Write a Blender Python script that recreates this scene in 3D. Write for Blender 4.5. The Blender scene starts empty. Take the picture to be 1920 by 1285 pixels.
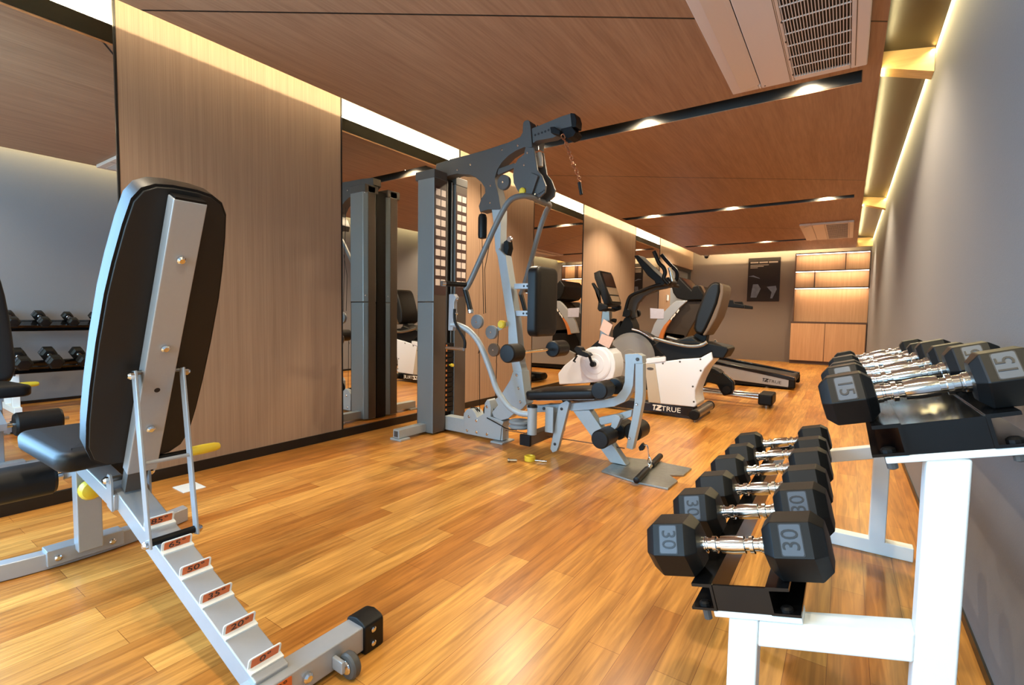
import bpy, bmesh, math, random
from mathutils import Vector, Matrix
random.seed(7)
scene = bpy.context.scene
COL = scene.collection
PI = math.pi

# ------------------------------------------------------------------ materials
def srgb(r, g, b):
    f = lambda c: (c/255/12.92) if c/255 <= 0.04045 else ((c/255+0.055)/1.055)**2.4
    return (f(r), f(g), f(b), 1.0)

def mat(name, col, rough=0.5, metal=0.0, spec=0.5, coat=0.0, noise=None, emit=None):
    m = bpy.data.materials.new(name); m.use_nodes = True
    nt = m.node_tree; b = nt.nodes['Principled BSDF']
    b.inputs['Base Color'].default_value = col
    b.inputs['Roughness'].default_value = rough
    b.inputs['Metallic'].default_value = metal
    b.inputs['Specular IOR Level'].default_value = spec
    b.inputs['Coat Weight'].default_value = coat
    if emit:
        b.inputs['Emission Color'].default_value = emit[0]; b.inputs['Emission Strength'].default_value = emit[1]
    if noise:   # (scale, colour variation, bump strength)
        tc = nt.nodes.new('ShaderNodeTexCoord'); n = nt.nodes.new('ShaderNodeTexNoise')
        n.inputs['Scale'].default_value = noise[0]; n.inputs['Detail'].default_value = 4
        nt.links.new(tc.outputs['Object'], n.inputs['Vector'])
        mx = nt.nodes.new('ShaderNodeMixRGB'); v = noise[1]
        mx.inputs[1].default_value = (col[0]*(1-v), col[1]*(1-v), col[2]*(1-v), 1)
        mx.inputs[2].default_value = (min(1,col[0]*(1+v)), min(1,col[1]*(1+v)), min(1,col[2]*(1+v)), 1)
        nt.links.new(n.outputs['Fac'], mx.inputs[0]); nt.links.new(mx.outputs[0], b.inputs['Base Color'])
        if noise[2]:
            bp = nt.nodes.new('ShaderNodeBump'); bp.inputs['Strength'].default_value = noise[2]; bp.inputs['Distance'].default_value = 0.002
            nt.links.new(n.outputs['Fac'], bp.inputs['Height']); nt.links.new(bp.outputs[0], b.inputs['Normal'])
    return m

def veneer(name, ca, cb, scale, rough=0.45, spec=0.4, rot=0.0, detail=3):
    """fine straight grain: noise stretched along one axis"""
    m = bpy.data.materials.new(name); m.use_nodes = True
    nt = m.node_tree; b = nt.nodes['Principled BSDF']; L = nt.links
    tc = nt.nodes.new('ShaderNodeTexCoord'); mp = nt.nodes.new('ShaderNodeMapping')
    mp.inputs['Scale'].default_value = scale; mp.inputs['Rotation'].default_value = (0, 0, rot)
    n = nt.nodes.new('ShaderNodeTexNoise'); n.inputs['Scale'].default_value = 1; n.inputs['Detail'].default_value = detail
    n2 = nt.nodes.new('ShaderNodeTexNoise'); n2.inputs['Scale'].default_value = 0.25; n2.inputs['Detail'].default_value = 2
    r = nt.nodes.new('ShaderNodeValToRGB')
    r.color_ramp.elements[0].position = 0.32; r.color_ramp.elements[1].position = 0.68
    r.color_ramp.elements[0].color = ca; r.color_ramp.elements[1].color = cb
    ad = nt.nodes.new('ShaderNodeMath'); ad.operation = 'ADD'; hf = nt.nodes.new('ShaderNodeMath'); hf.operation = 'MULTIPLY'; hf.inputs[1].default_value = 0.5
    L.new(tc.outputs['Object'], mp.inputs['Vector']); L.new(mp.outputs[0], n.inputs['Vector']); L.new(mp.outputs[0], n2.inputs['Vector'])
    L.new(n.outputs['Fac'], ad.inputs[0]); L.new(n2.outputs['Fac'], ad.inputs[1]); L.new(ad.outputs[0], hf.inputs[0])
    L.new(hf.outputs[0], r.inputs['Fac']); L.new(r.outputs['Color'], b.inputs['Base Color'])
    b.inputs['Roughness'].default_value = rough; b.inputs['Specular IOR Level'].default_value = spec
    return m

def floor_mat():
    m = bpy.data.materials.new('laminate_floor'); m.use_nodes = True
    nt = m.node_tree; b = nt.nodes['Principled BSDF']; L = nt.links; N = nt.nodes.new
    tc = N('ShaderNodeTexCoord'); sp = N('ShaderNodeSeparateXYZ'); cb = N('ShaderNodeCombineXYZ')
    L.new(tc.outputs['Object'], sp.inputs[0]); L.new(sp.outputs['Y'], cb.inputs['X']); L.new(sp.outputs['X'], cb.inputs['Y'])
    br = N('ShaderNodeTexBrick'); L.new(cb.outputs[0], br.inputs['Vector'])
    br.inputs['Scale'].default_value = 1; br.inputs['Brick Width'].default_value = 0.78; br.inputs['Row Height'].default_value = 0.097
    br.inputs['Mortar Size'].default_value = 0.0009; br.inputs['Mortar Smooth'].default_value = 0.3; br.inputs['Bias'].default_value = 0.0
    br.offset = 0.37; br.offset_frequency = 2; br.squash = 1
    br.inputs['Color1'].default_value = srgb(184, 119, 50); br.inputs['Color2'].default_value = srgb(220, 163, 83); br.inputs['Mortar'].default_value = srgb(140, 82, 34)
    mp = N('ShaderNodeMapping'); mp.inputs['Scale'].default_value = (46, 2.6, 1); L.new(tc.outputs['Object'], mp.inputs['Vector'])
    wv = N('ShaderNodeTexNoise'); wv.inputs['Scale'].default_value = 1; wv.inputs['Detail'].default_value = 5; wv.inputs['Distortion'].default_value = 1.2
    L.new(mp.outputs[0], wv.inputs['Vector'])
    mp2 = N('ShaderNodeMapping'); mp2.inputs['Scale'].default_value = (9, 1.1, 1); L.new(tc.outputs['Object'], mp2.inputs['Vector'])
    n2 = N('ShaderNodeTexNoise'); n2.inputs['Scale'].default_value = 1; n2.inputs['Detail'].default_value = 3; n2.inputs['Distortion'].default_value = 2
    L.new(mp2.outputs[0], n2.inputs['Vector'])
    rp = N('ShaderNodeValToRGB'); rp.color_ramp.elements[0].position = 0.34; rp.color_ramp.elements[1].position = 0.66
    rp.color_ramp.elements[0].color = (0.66, 0.60, 0.55, 1); rp.color_ramp.elements[1].color = (1.06, 1.06, 1.06, 1)
    L.new(wv.outputs['Fac'], rp.inputs[0])
    rp2 = N('ShaderNodeValToRGB'); rp2.color_ramp.elements[0].position = 0.3; rp2.color_ramp.elements[1].position = 0.7
    rp2.color_ramp.elements[0].color = (0.78, 0.74, 0.70, 1); rp2.color_ramp.elements[1].color = (1.08, 1.08, 1.08, 1)
    L.new(n2.outputs['Fac'], rp2.inputs[0])
    m1 = N('ShaderNodeMixRGB'); m1.blend_type = 'MULTIPLY'; m1.inputs[0].default_value = 1
    m2 = N('ShaderNodeMixRGB'); m2.blend_type = 'MULTIPLY'; m2.inputs[0].default_value = 1
    L.new(br.outputs['Color'], m1.inputs[1]); L.new(rp.outputs[0], m1.inputs[2])
    L.new(m1.outputs[0], m2.inputs[1]); L.new(rp2.outputs[0], m2.inputs[2]); L.new(m2.outputs[0], b.inputs['Base Color'])
    b.inputs['Roughness'].default_value = 0.29; b.inputs['Specular IOR Level'].default_value = 0.36
    return m

M = {}
M['floor'] = floor_mat()
M['ceil'] = veneer('ceiling_veneer', srgb(144, 107, 80), srgb(167, 129, 98), (90, 5, 1), 0.5, 0.35, rot=0.6)
M['panel'] = veneer('wall_veneer', srgb(142, 116, 95), srgb(160, 133, 110), (1, 210, 2.6), 0.42, 0.4)
M['cab_wood'] = veneer('cabinet_veneer', srgb(178, 132, 92), srgb(198, 152, 110), (110, 1, 3), 0.45, 0.4)
M['fin_wood'] = veneer('fin_veneer', srgb(190, 156, 104), srgb(210, 178, 124), (4, 60, 60), 0.5, 0.3)
M['mirror'] = mat('tinted_mirror', (0.80, 0.76, 0.70, 1), 0.0, 1.0)
M['grey_wall'] = mat('grey_wallcovering', srgb(126, 125, 126), 0.75, 0, 0.25, noise=(220, 0.06, 0.25))
M['taupe_wall'] = mat('taupe_wallcovering', srgb(120, 106, 96), 0.7, 0, 0.25, noise=(180, 0.05, 0.2))
M['black_trim'] = mat('black_trim', srgb(16, 14, 13), 0.35)
M['cove_white'] = mat('cove_white_paint', srgb(236, 230, 216), 0.8, 0, 0.2)
M['bronze'] = mat('dark_bronze_soffit', srgb(32, 28, 20), 0.35, 0.1, 0.5, noise=(6, 0.12, 0))
M['olive_lip'] = mat('olive_lip_paint', srgb(20, 19, 13), 0.6, 0, 0.2)
M['slot_black'] = mat('slot_black', srgb(46, 44, 40), 0.45)
M['ac_white'] = mat('ac_white_plastic', srgb(212, 196, 184), 0.4)
M['ac_dark'] = mat('ac_recess_dark', srgb(22, 14, 12), 0.6)
M['grey_paint'] = mat('blue_grey_frame_paint', srgb(162, 170, 174), 0.38, 0.12, 0.4, noise=(60, 0.04, 0.05))
M['silver_paint'] = mat('silver_frame_paint', srgb(164, 167, 172), 0.3, 0.25, 0.5, noise=(80, 0.03, 0.04))
M['white_paint'] = mat('white_rack_paint', srgb(228, 234, 234), 0.35, 0, 0.5, noise=(14, 0.03, 0.05))
M['shroud'] = mat('grey_shroud_metal', srgb(128, 136, 140), 0.34, 0.35, 0.5)
M['vinyl'] = mat('black_vinyl', srgb(17, 16, 16), 0.46, 0, 0.30, noise=(260, 0.1, 0.12))
M['board'] = mat('black_backboard', srgb(14, 12, 11), 0.55, noise=(200, 0.1, 0.05))
M['rubber'] = mat('black_rubber', srgb(11, 12, 13), 0.45, 0, 0.30, noise=(160, 0.1, 0.06))
M['rubber_plate'] = mat('raised_rubber_plate', srgb(74, 82, 92), 0.34, 0, 0.5)
M['numeral'] = mat('numeral_rubber', srgb(26, 30, 36), 0.4)
M['black'] = mat('black_plastic', srgb(14, 13, 13), 0.5, 0, 0.22)
M['black_gloss'] = mat('black_gloss_paint', srgb(10, 10, 11), 0.16, 0, 0.45)
M['chrome'] = mat('chrome', srgb(225, 228, 230), 0.12, 1.0)
M['steel'] = mat('brushed_steel', srgb(140, 138, 134), 0.32, 1.0)
M['galv'] = mat('tread_plate_steel', srgb(150, 152, 146), 0.4, 0.8, noise=(40, 0.2, 0.2))
M['yellow'] = mat('yellow_plastic', srgb(222, 192, 52), 0.4)
M['orange'] = mat('orange_decal', srgb(204, 100, 44), 0.45)
M['ink'] = mat('black_ink', srgb(14, 10, 8), 0.5)
M['white_pl'] = mat('white_plastic', srgb(222, 228, 238), 0.3, 0, 0.5)
M['beige_pl'] = mat('warm_grey_plastic', srgb(186, 176, 160), 0.4)
M['disc'] = mat('grey_disc_plastic', srgb(150, 152, 156), 0.35)
M['brown_pl'] = mat('brown_grey_plastic', srgb(104, 86, 70), 0.5, 0, 0.3)
M['hood'] = mat('dark_hood_plastic', srgb(58, 49, 40), 0.45, 0, 0.3)
M['shelf_edge'] = mat('dark_shelf_edge', srgb(84, 58, 44), 0.5)
M['screen'] = mat('console_face', srgb(48, 30, 24), 0.2)
M['key'] = mat('console_keys', srgb(150, 128, 104), 0.4)
M['white_ink'] = mat('white_lettering', srgb(235, 235, 232), 0.4)
M['placard'] = mat('dark_brown_placard', srgb(64, 44, 40), 0.45)
M['picto'] = mat('pictogram_print', srgb(214, 200, 190), 0.5, noise=(300, 0.15, 0))
M['pulley'] = mat('grey_pulley_plastic', srgb(128, 136, 142), 0.4)
M['dark_grey'] = mat('dark_grey_paint', srgb(82, 80, 78), 0.5, 0.15, 0.3)
M['mid_grey'] = mat('mid_grey_tube_paint', srgb(112, 114, 114), 0.42, 0.2, 0.4)
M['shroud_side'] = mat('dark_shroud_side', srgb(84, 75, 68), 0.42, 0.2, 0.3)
M['pink'] = mat('pink_paper', srgb(208, 180, 172), 0.8, noise=(50, 0.08, 0))
M['sheet'] = mat('printed_sheet', srgb(190, 192, 214), 0.25, noise=(40, 0.1, 0))
M['poster'] = mat('dark_poster', srgb(34, 24, 20), 0.5, 0, 0.2)
M['poster_grey'] = mat('poster_grey_print', srgb(96, 98, 108), 0.4, noise=(14, 0.5, 0))
M['poster_text'] = mat('poster_lettering', srgb(150, 134, 122), 0.5)
M['copper'] = mat('coppery_chain', srgb(178, 120, 84), 0.3, 0.9)
M['amber'] = mat('amber_print_reflection', srgb(196, 120, 60), 0.4)  # weight plate numbers, and the reflection painted beside the treadmill hood
M['glass'] = mat('window_glass', (1, 1, 1, 1), 0.02)
M['glass'].node_tree.nodes['Principled BSDF'].inputs['Transmission Weight'].default_value = 1.0
M['frost'] = mat('frosted_door_glass', srgb(150, 162, 176), 0.25)
M['lens'] = mat('downlight_lens', (1, 1, 1, 1), 0.4, emit=((1.0, 0.86, 0.66, 1), 14))
M['led'] = mat('cabinet_led_diffuser', (1, 1, 1, 1), 0.4, emit=((1.0, 0.84, 0.70, 1), 6))

# ------------------------------------------------------------------ mesh builder
class MB:
    def __init__(s):
        s.bm = bmesh.new()
    def box(s, x0, x1, y0, y1, z0, z1):
        v = [s.bm.verts.new(p) for p in ((x0,y0,z0),(x1,y0,z0),(x1,y1,z0),(x0,y1,z0),(x0,y0,z1),(x1,y0,z1),(x1,y1,z1),(x0,y1,z1))]
        for f in ((0,3,2,1),(4,5,6,7),(0,1,5,4),(1,2,6,5),(2,3,7,6),(3,0,4,7)): s.bm.faces.new([v[i] for i in f])
        return s
    def obox(s, c, ax, ay, az, hx, hy, hz):
        """oriented box: centre, three axes, half sizes"""
        c = Vector(c); a = [Vector(q).normalized() for q in (ax, ay, az)]
        v = []
        for k in (-1, 1):
            for i, j in ((-1,-1),(1,-1),(1,1),(-1,1)):
                v.append(s.bm.verts.new(c + a[0]*hx*i + a[1]*hy*j + a[2]*hz*k))
        for f in ((0,3,2,1),(4,5,6,7),(0,1,5,4),(1,2,6,5),(2,3,7,6),(3,0,4,7)): s.bm.faces.new([v[i] for i in f])
        return s
    def beam(s, p, q, side, w, h):
        """square tube from p to q; w along `side`, h across"""
        p, q = Vector(p), Vector(q); d = (q-p).normalized(); sd = Vector(side); sd = (sd - d*sd.dot(d)).normalized(); up = d.cross(sd)
        return s.obox((p+q)/2, d, sd, up, (q-p).length/2, w/2, h/2)
    def loop(s, a, b):
        n = len(a)
        for i in range(n): s.bm.faces.new((a[i], a[(i+1) % n], b[(i+1) % n], b[i]))
    def prism(s, pts, y0, y1, plane='xz'):
        """polygon in x,z extruded along y (or x,y along z / y,z along x)"""
        mk = {'xz': lambda p, t: (p[0], t, p[1]), 'xy': lambda p, t: (p[0], p[1], t), 'yz': lambda p, t: (t, p[0], p[1])}[plane]
        a = [s.bm.verts.new(mk(p, y0)) for p in pts]; b = [s.bm.verts.new(mk(p, y1)) for p in pts]
        s.bm.faces.new(a); s.bm.faces.new(b[::-1]); s.loop(a[::-1], b[::-1])
        return s
    def cyl(s, p, q, r, r2=None, n=24):
        p, q = Vector(p), Vector(q); d = (q-p).normalized(); r2 = r if r2 is None else r2
        u = d.orthogonal().normalized(); w = d.cross(u)
        A = [s.bm.verts.new(p + (u*math.cos(2*PI*i/n) + w*math.sin(2*PI*i/n))*r) for i in range(n)]
        B = [s.bm.verts.new(q + (u*math.cos(2*PI*i/n) + w*math.sin(2*PI*i/n))*r2) for i in range(n)]
        s.bm.faces.new(A[::-1]); s.bm.faces.new(B); s.loop(A, B)
        return s
    def lathe(s, p, d, prof, n=24, u=None):
        """prof: (distance along d, radius); closed ends"""
        p, d = Vector(p), Vector(d).normalized(); u = Vector(u).normalized() if u else d.orthogonal().normalized(); w = d.cross(u); rings = []
        for t, r in prof:
            rings.append([s.bm.verts.new(p + d*t + (u*math.cos(2*PI*i/n) + w*math.sin(2*PI*i/n))*max(r, 1e-5)) for i in range(n)])
        for a, b in zip(rings, rings[1:]): s.loop(a, b)
        s.bm.faces.new(rings[0][::-1]); s.bm.faces.new(rings[-1])
        return s
    def tube(s, pts, r, n=14, smooth=6):
        P = [Vector(p) for p in pts]
        if smooth and len(P) > 2:
            Q = []
            for i in range(len(P)-1):
                p0 = P[max(i-1, 0)]; p1 = P[i]; p2 = P[i+1]; p3 = P[min(i+2, len(P)-1)]
                for k in range(smooth):
                    t = k/smooth
                    Q.append(0.5*((2*p1) + (p2-p0)*t + (2*p0-5*p1+4*p2-p3)*t*t + (3*p1-p0-3*p2+p3)*t**3))
            P = Q + [P[-1]]
        T = [(P[min(i+1, len(P)-1)]-P[max(i-1, 0)]).normalized() for i in range(len(P))]
        u = T[0].orthogonal().normalized(); rings = []
        for i, p in enumerate(P):
            u = (u - T[i]*u.dot(T[i])).normalized(); w = T[i].cross(u); rr = r[i] if isinstance(r, list) else r
            rings.append([s.bm.verts.new(p + (u*math.cos(2*PI*k/n) + w*math.sin(2*PI*k/n))*rr) for k in range(n)])
        for a, b in zip(rings, rings[1:]): s.loop(a, b)
        s.bm.faces.new(rings[0][::-1]); s.bm.faces.new(rings[-1])
        return s
    def slab(s, out, o, eu, ev, en, t0, t1):
        o, eu, ev, en = Vector(o), Vector(eu), Vector(ev), Vector(en)
        a = [s.bm.verts.new(o + eu*p[0] + ev*p[1] + en*t0) for p in out]; b = [s.bm.verts.new(o + eu*p[0] + ev*p[1] + en*t1) for p in out]
        s.bm.faces.new(a[::-1]); s.bm.faces.new(b); s.loop(a, b)
        return s
    def cushion(s, out, o, eu, ev, en, t0, t1, r, both=False):
        """padded slab: outline in (eu, ev), soft edge of radius r on the t1 side"""
        o, eu, ev, en = Vector(o), Vector(eu), Vector(ev), Vector(en); n = len(out); sg = 1 if t1 > t0 else -1
        area = sum(out[i][0]*out[(i+1) % n][1]-out[(i+1) % n][0]*out[i][1] for i in range(n))
        nor = []
        for i in range(n):
            a, b = Vector(out[i-1]), Vector(out[(i+1) % n]); e = (b-a).normalized(); q = Vector((e.y, -e.x)); nor.append(q if area > 0 else -q)
        prof = []
        if both: prof += [(t0 + sg*r*(1-math.cos(k*PI/8)), r*(1-math.sin(k*PI/8))) for k in range(4)]
        else: prof += [(t0, 0.0)]
        prof += [(t1 - sg*r*(1-math.sin(k*PI/8)), r*(1-math.cos(k*PI/8))) for k in range(5)]
        prof += [(t1 + sg*0.004, r*2.2)]
        rings = []
        for t, ins in prof:
            rings.append([s.bm.verts.new(o + eu*(p[0]-nor[i].x*ins) + ev*(p[1]-nor[i].y*ins) + en*t) for i, p in enumerate(out)])
        for a, b in zip(rings, rings[1:]): s.loop(a, b)
        s.bm.faces.new(rings[0][::-1]); s.bm.faces.new(rings[-1])
        return s
    def bolt(s, p, d, r=0.009, h=0.006):
        return s.lathe(p, d, ((0, r), (h*0.6, r), (h, r*0.6)), 10)
    def text(s, body, size, c, ex, ey, depth=0.001, wide=1.0):
        """flat raised lettering centred on c, reading along ex with ey up"""
        cu = bpy.data.curves.new('lettering', 'FONT'); cu.body = body; cu.size = size; cu.extrude = depth; cu.align_x = 'CENTER'; cu.align_y = 'CENTER'; cu.resolution_u = 3
        to = bpy.data.objects.new('lettering', cu); COL.objects.link(to)
        dg = bpy.context.evaluated_depsgraph_get(); dg.update(); ev = to.evaluated_get(dg); me = ev.to_mesh()
        ex, ey = Vector(ex).normalized(), Vector(ey).normalized(); ez = ex.cross(ey); c = Vector(c)
        vs = [s.bm.verts.new(c + ex*v.co.x*wide + ey*v.co.y + ez*v.co.z) for v in me.vertices]
        for p in me.polygons:
            try: s.bm.faces.new([vs[i] for i in p.vertices])
            except ValueError: pass
        ev.to_mesh_clear(); bpy.data.objects.remove(to); bpy.data.curves.remove(cu)
        return s
    def build(s, name, m, parent=None, label=None, bev=0.0, seg=2, smooth=True, ang=35):
        bmesh.ops.recalc_face_normals(s.bm, faces=s.bm.faces)
        off = Vector((0, 0, 0)); q = parent
        while q is not None: off += q.location; q = q.parent
        if off.length: bmesh.ops.translate(s.bm, verts=s.bm.verts, vec=-off)
        me = bpy.data.meshes.new(name); s.bm.to_mesh(me); s.bm.free()
        if smooth:
            for p in me.polygons: p.use_smooth = True
            me.set_sharp_from_angle(angle=math.radians(ang))
        me.materials.append(M[m] if isinstance(m, str) else m)
        o = bpy.data.objects.new(name, me); COL.objects.link(o)
        if parent is not None: o.parent = parent
        if label: o['label'] = label
        if bev:
            b = o.modifiers.new('bevel', 'BEVEL'); b.width = bev; b.segments = seg; b.limit_method = 'ANGLE'; b.angle_limit = math.radians(40)
            b.harden_normals = True
        return o

def thing(name, label, cat, loc, group=None):
    o = bpy.data.objects.new(name, None); COL.objects.link(o); o.location = loc; o.empty_display_size = 0.1
    o['label'] = label; o['category'] = cat
    if group: o['group'] = group
    return o
def tag(o, label, cat, group=None):
    o['label'] = label; o['category'] = cat
    if group: o['group'] = group
    return o
def struct(o):
    o['kind'] = 'structure'; return o
def copy_tree(o, parent=None):
    c = o.copy(); COL.objects.link(c); c.parent = parent
    for ch in list(o.children): copy_tree(ch, c)
    return c
def rrect(cx, cy, hx, hy, r, n=6):
    """rounded rectangle outline"""
    out = []
    for sx, sy, a0 in ((1,1,0),(-1,1,90),(-1,-1,180),(1,-1,270)):
        for k in range(n+1):
            a = math.radians(a0 + 90*k/n); out.append((cx+sx*(hx-r)+r*math.cos(a), cy+sy*(hy-r)+r*math.sin(a)))
    return out
def ellipse(cx, cz, rx, rz, n=32):
    return [(cx+rx*math.cos(2*PI*i/n), cz+rz*math.sin(2*PI*i/n)) for i in range(n)]

# ------------------------------------------------------------------ camera
cam = bpy.data.cameras.new('camera'); cam.sensor_width = 36; cam.lens = 910.71/1920*36; cam.clip_start = 0.05
co = bpy.data.objects.new('camera', cam); COL.objects.link(co)
yaw, pit, rol = 0.601375, 0.0586857, 0.0161161
f = Vector((-math.sin(yaw)*math.cos(pit), math.cos(yaw)*math.cos(pit), -math.sin(pit)))
r0 = Vector((math.cos(yaw), math.sin(yaw), 0)); u0 = r0.cross(f)
rx = r0*math.cos(rol) + u0*math.sin(rol); ux = -r0*math.sin(rol) + u0*math.cos(rol)
mw = Matrix((rx, ux, -f)).transposed().to_4x4(); mw.translation = (0, 0, 0.96)
co.matrix_world = mw; scene.camera = co

# ------------------------------------------------------------------ room shell
XL, XR, YN, YB, ZC = -3.123, 0.356, -2.6, 12.25, 2.393
CL, CR, CB, LIP = -2.8695, 0.0985, 11.90, 0.11       # ceiling raft edges and lip height
struct(MB().box(XL-0.2, XR+0.2, YN-0.2, YB+0.2, -0.10, 0).build('floor', 'floor', smooth=False))
struct(MB().box(XR, XR+0.12, YN, YB, 0, 2.80).build('wall_right', 'grey_wall', smooth=False))
struct(MB().box(XL-0.12, XR+0.12, YB, YB+0.12, 0, 2.80).build('wall_back', 'taupe_wall', smooth=False))
# left wall: veneer panels and mirrors in 1.34 m bays, black reveals between, a door bay at the far end
ymir = [(0.43, 0.95), (2.285, 3.628), (4.969, 6.301), (8.353, 9.731)]
ywood = [(0.95, 2.285), (3.628, 3.94), (3.94, 4.26), (4.26, 4.969), (6.301, 7.673), (7.673, 8.353), (9.731, 10.5)]
struct(MB().box(XL-0.16, XL-0.03, 0.43, 10.5, 0, 2.75).box(XL-0.16, XL, YN, 0.43, 2.25, 2.75).box(XL-0.16, XL, YN, 0.43, 0, 0.25).box(XL-0.16, XL, 0.36, 0.43, 0.25, 2.25).build('wall_left', 'taupe_wall', smooth=False))
for i, (a, b) in enumerate(ywood):
    struct(MB().box(XL-0.028, XL, a+0.002, b-0.002, 0.062, 2.75).build('wall_left_panel_%d' % (i+1), 'panel', smooth=False))
for i, (a, b) in enumerate(ymir):
    t = thing('wall_mirror', ['tall wall mirror left of the wood panel, reflecting the dumbbell rack',
        'tall wall mirror behind the grey weight tower', 'tall wall mirror behind the back pad of the multi gym', 'narrow far wall mirror behind the elliptical console'][i], 'mirror', (XL, (a+b)/2, 0.05))
    MB().box(XL-0.02, XL-0.004, a+0.008, b-0.008, 0.062, 2.75).build('mirror_glass', 'mirror', t, smooth=False)
    MB().box(XL-0.024, XL+0.003, a, a+0.009, 0.05, 2.75).box(XL-0.024, XL+0.003, b-0.009, b, 0.05, 2.75).build('mirror_edge_trim', 'black_trim', t, smooth=False)
struct(MB().box(XL-0.028, XL+0.006, 0.43, 10.5, 0, 0.062).build('baseboard_left', 'black_trim', smooth=False))
struct(MB().box(XR-0.006, XR, YN, YB, 0, 0.03).build('baseboard_right', 'black_trim', smooth=False))
struct(MB().box(XL-0.16, XL, 10.5, YB, 2.09, 2.75).build('wall_left_fascia', 'panel', smooth=False))
d1 = struct(MB().box(XL-0.16, XL-0.10, 10.52, YB-0.02, 0, 2.09).build('door_1', 'frost', smooth=False))
MB().box(XL-0.10, XL-0.04, 10.5, 10.56, 0, 2.09).box(XL-0.10, XL-0.04, YB-0.06, YB, 0, 2.09).box(XL-0.10, XL-0.04, 10.5, YB, 2.03, 2.09).build('door_frame', 'dark_grey', d1, smooth=False)
# near wall with a wide window behind the viewpoint
WX0, WX1, WZ0, WZ1 = -2.95, 0.15, 0.25, 2.25
struct(MB().box(XL-0.12, WX0, YN-0.12, YN, 0, 2.8).box(WX1, XR+0.12, YN-0.12, YN, 0, 2.8).box(WX0, WX1, YN-0.12, YN, 0, WZ0).box(WX0, WX1, YN-0.12, YN, WZ1, 2.8).build('wall_near', 'taupe_wall', smooth=False))
w1 = struct(MB().box(WX0, WX1, YN-0.07, YN-0.06, WZ0, WZ1).build('window_1', 'glass', smooth=False))
fm = MB()
for k in range(5):
    xx = WX0 + (WX1-WX0-0.05)*k/4; fm.box(xx, xx+0.05, YN-0.09, YN-0.03, WZ0, WZ1)
fm.box(WX0, WX1, YN-0.09, YN-0.03, WZ0, WZ0+0.05).box(WX0, WX1, YN-0.09, YN-0.03, WZ1-0.05, WZ1)
fm.build('window_frame', 'dark_grey', w1, smooth=False)
w2 = struct(MB().box(XL-0.08, XL-0.07, YN, 0.36, 0.25, 2.25).build('window_2', 'glass', smooth=False))
fm = MB()
for yy in (YN, -1.65, -0.68, 0.30): fm.box(XL-0.10, XL-0.04, yy, yy+0.06, 0.25, 2.25)
fm.box(XL-0.10, XL-0.04, YN, 0.36, 0.25, 0.30).box(XL-0.10, XL-0.04, YN, 0.36, 2.20, 2.25)
fm.build('window_frame', 'dark_grey', w2, smooth=False)
# upper slab, coves
struct(MB().box(XL-0.16, XR+0.12, YN-0.12, YB+0.12, 2.75, 2.87).build('ceiling_slab', 'cove_white', smooth=False))
struct(MB().box(CL+0.27, CL+0.30, YN, CB-0.24, ZC+LIP, 2.75).box(CL+0.27, CR-0.10, CB-0.27, CB-0.24, ZC+LIP, 2.75).build('cove_upstand', 'cove_white', smooth=False))
struct(MB().prism([(CR-0.06, 2.75), (CR-0.06, 2.60), (XR, 2.5495), (XR, 2.75)], YN, CB+0.02).build('cove_soffit_right', 'bronze', smooth=False))
# ceiling raft with slots
SLOT = [0.21, 3.59, 6.97, 10.32]; SW = 0.092; SX0, SX1 = -2.80, 0.012
cm = MB(); y = YN
for sy in SLOT:
    cm.box(CL, CR, y, sy-SW, ZC, ZC+LIP); cm.box(CL, SX0, sy-SW, sy+SW, ZC, ZC+LIP); cm.box(SX1, CR, sy-SW, sy+SW, ZC, ZC+LIP); y = sy+SW
cm.box(CL, CR, y, CB, ZC, ZC+LIP)
struct(cm.build('ceiling', 'ceil', smooth=False))
lip = MB().box(CL-0.004, CL, YN, CB, ZC+0.012, ZC+LIP)
struct(lip.build('trim_1', 'olive_lip', smooth=False))
jm = MB()   # dark slanted panel joints
sl = (2.99-0.97)/(0.08+2.88)
for yj in (2.99, 6.23, 9.56, -0.30):
    a = (CL+0.002, yj - sl*(0.0785-CL)); b = (CR-0.002, yj + sl*0.02); w = 0.006
    jm.prism([(a[0], a[1]-w), (b[0], b[1]-w), (b[0], b[1]+w), (a[0], a[1]+w)], ZC-0.0008, ZC+0.0005, 'xy')
struct(jm.build('trim_2', 'black_trim', smooth=False))
for i, sy in enumerate(SLOT):
    sm = MB(); z1 = ZC+LIP
    sm.box(SX0, SX1, sy-SW, sy-SW+0.004, ZC+0.004, z1).box(SX0, SX1, sy+SW-0.004, sy+SW, ZC+0.004, z1).box(SX0, SX0+0.004, sy-SW, sy+SW, ZC+0.004, z1).box(SX1-0.004, SX1, sy-SW, sy+SW, ZC+0.004, z1)
    sm.box(SX0, SX1, sy-SW, sy+SW, z1-0.002, z1+0.01)
    struct(sm.build('ceiling_slot_%d' % (i+1), 'slot_black', smooth=False))
for i, yf in enumerate((3.78, 8.03)):
    o = MB().prism([(CR-0.055, 2.60), (CR-0.055, 2.505), (CR+0.006, 2.494), (XR-0.002, 2.411), (XR-0.002, 2.552)], yf, yf+0.12).build('ceiling_fin', 'fin_wood', smooth=False)
    tag(o, ['glowing wooden wedge fin in the right cove beside the near air conditioner', 'glowing wooden wedge fin in the right cove, far one towards the back wall'][i], 'fin', 'wedge fins in the right cove')
# back end of the right cove
struct(MB().box(CR, XR, CB-0.12, CB, ZC, 2.56).build('trim_3', 'fin_wood', smooth=False))

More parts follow.
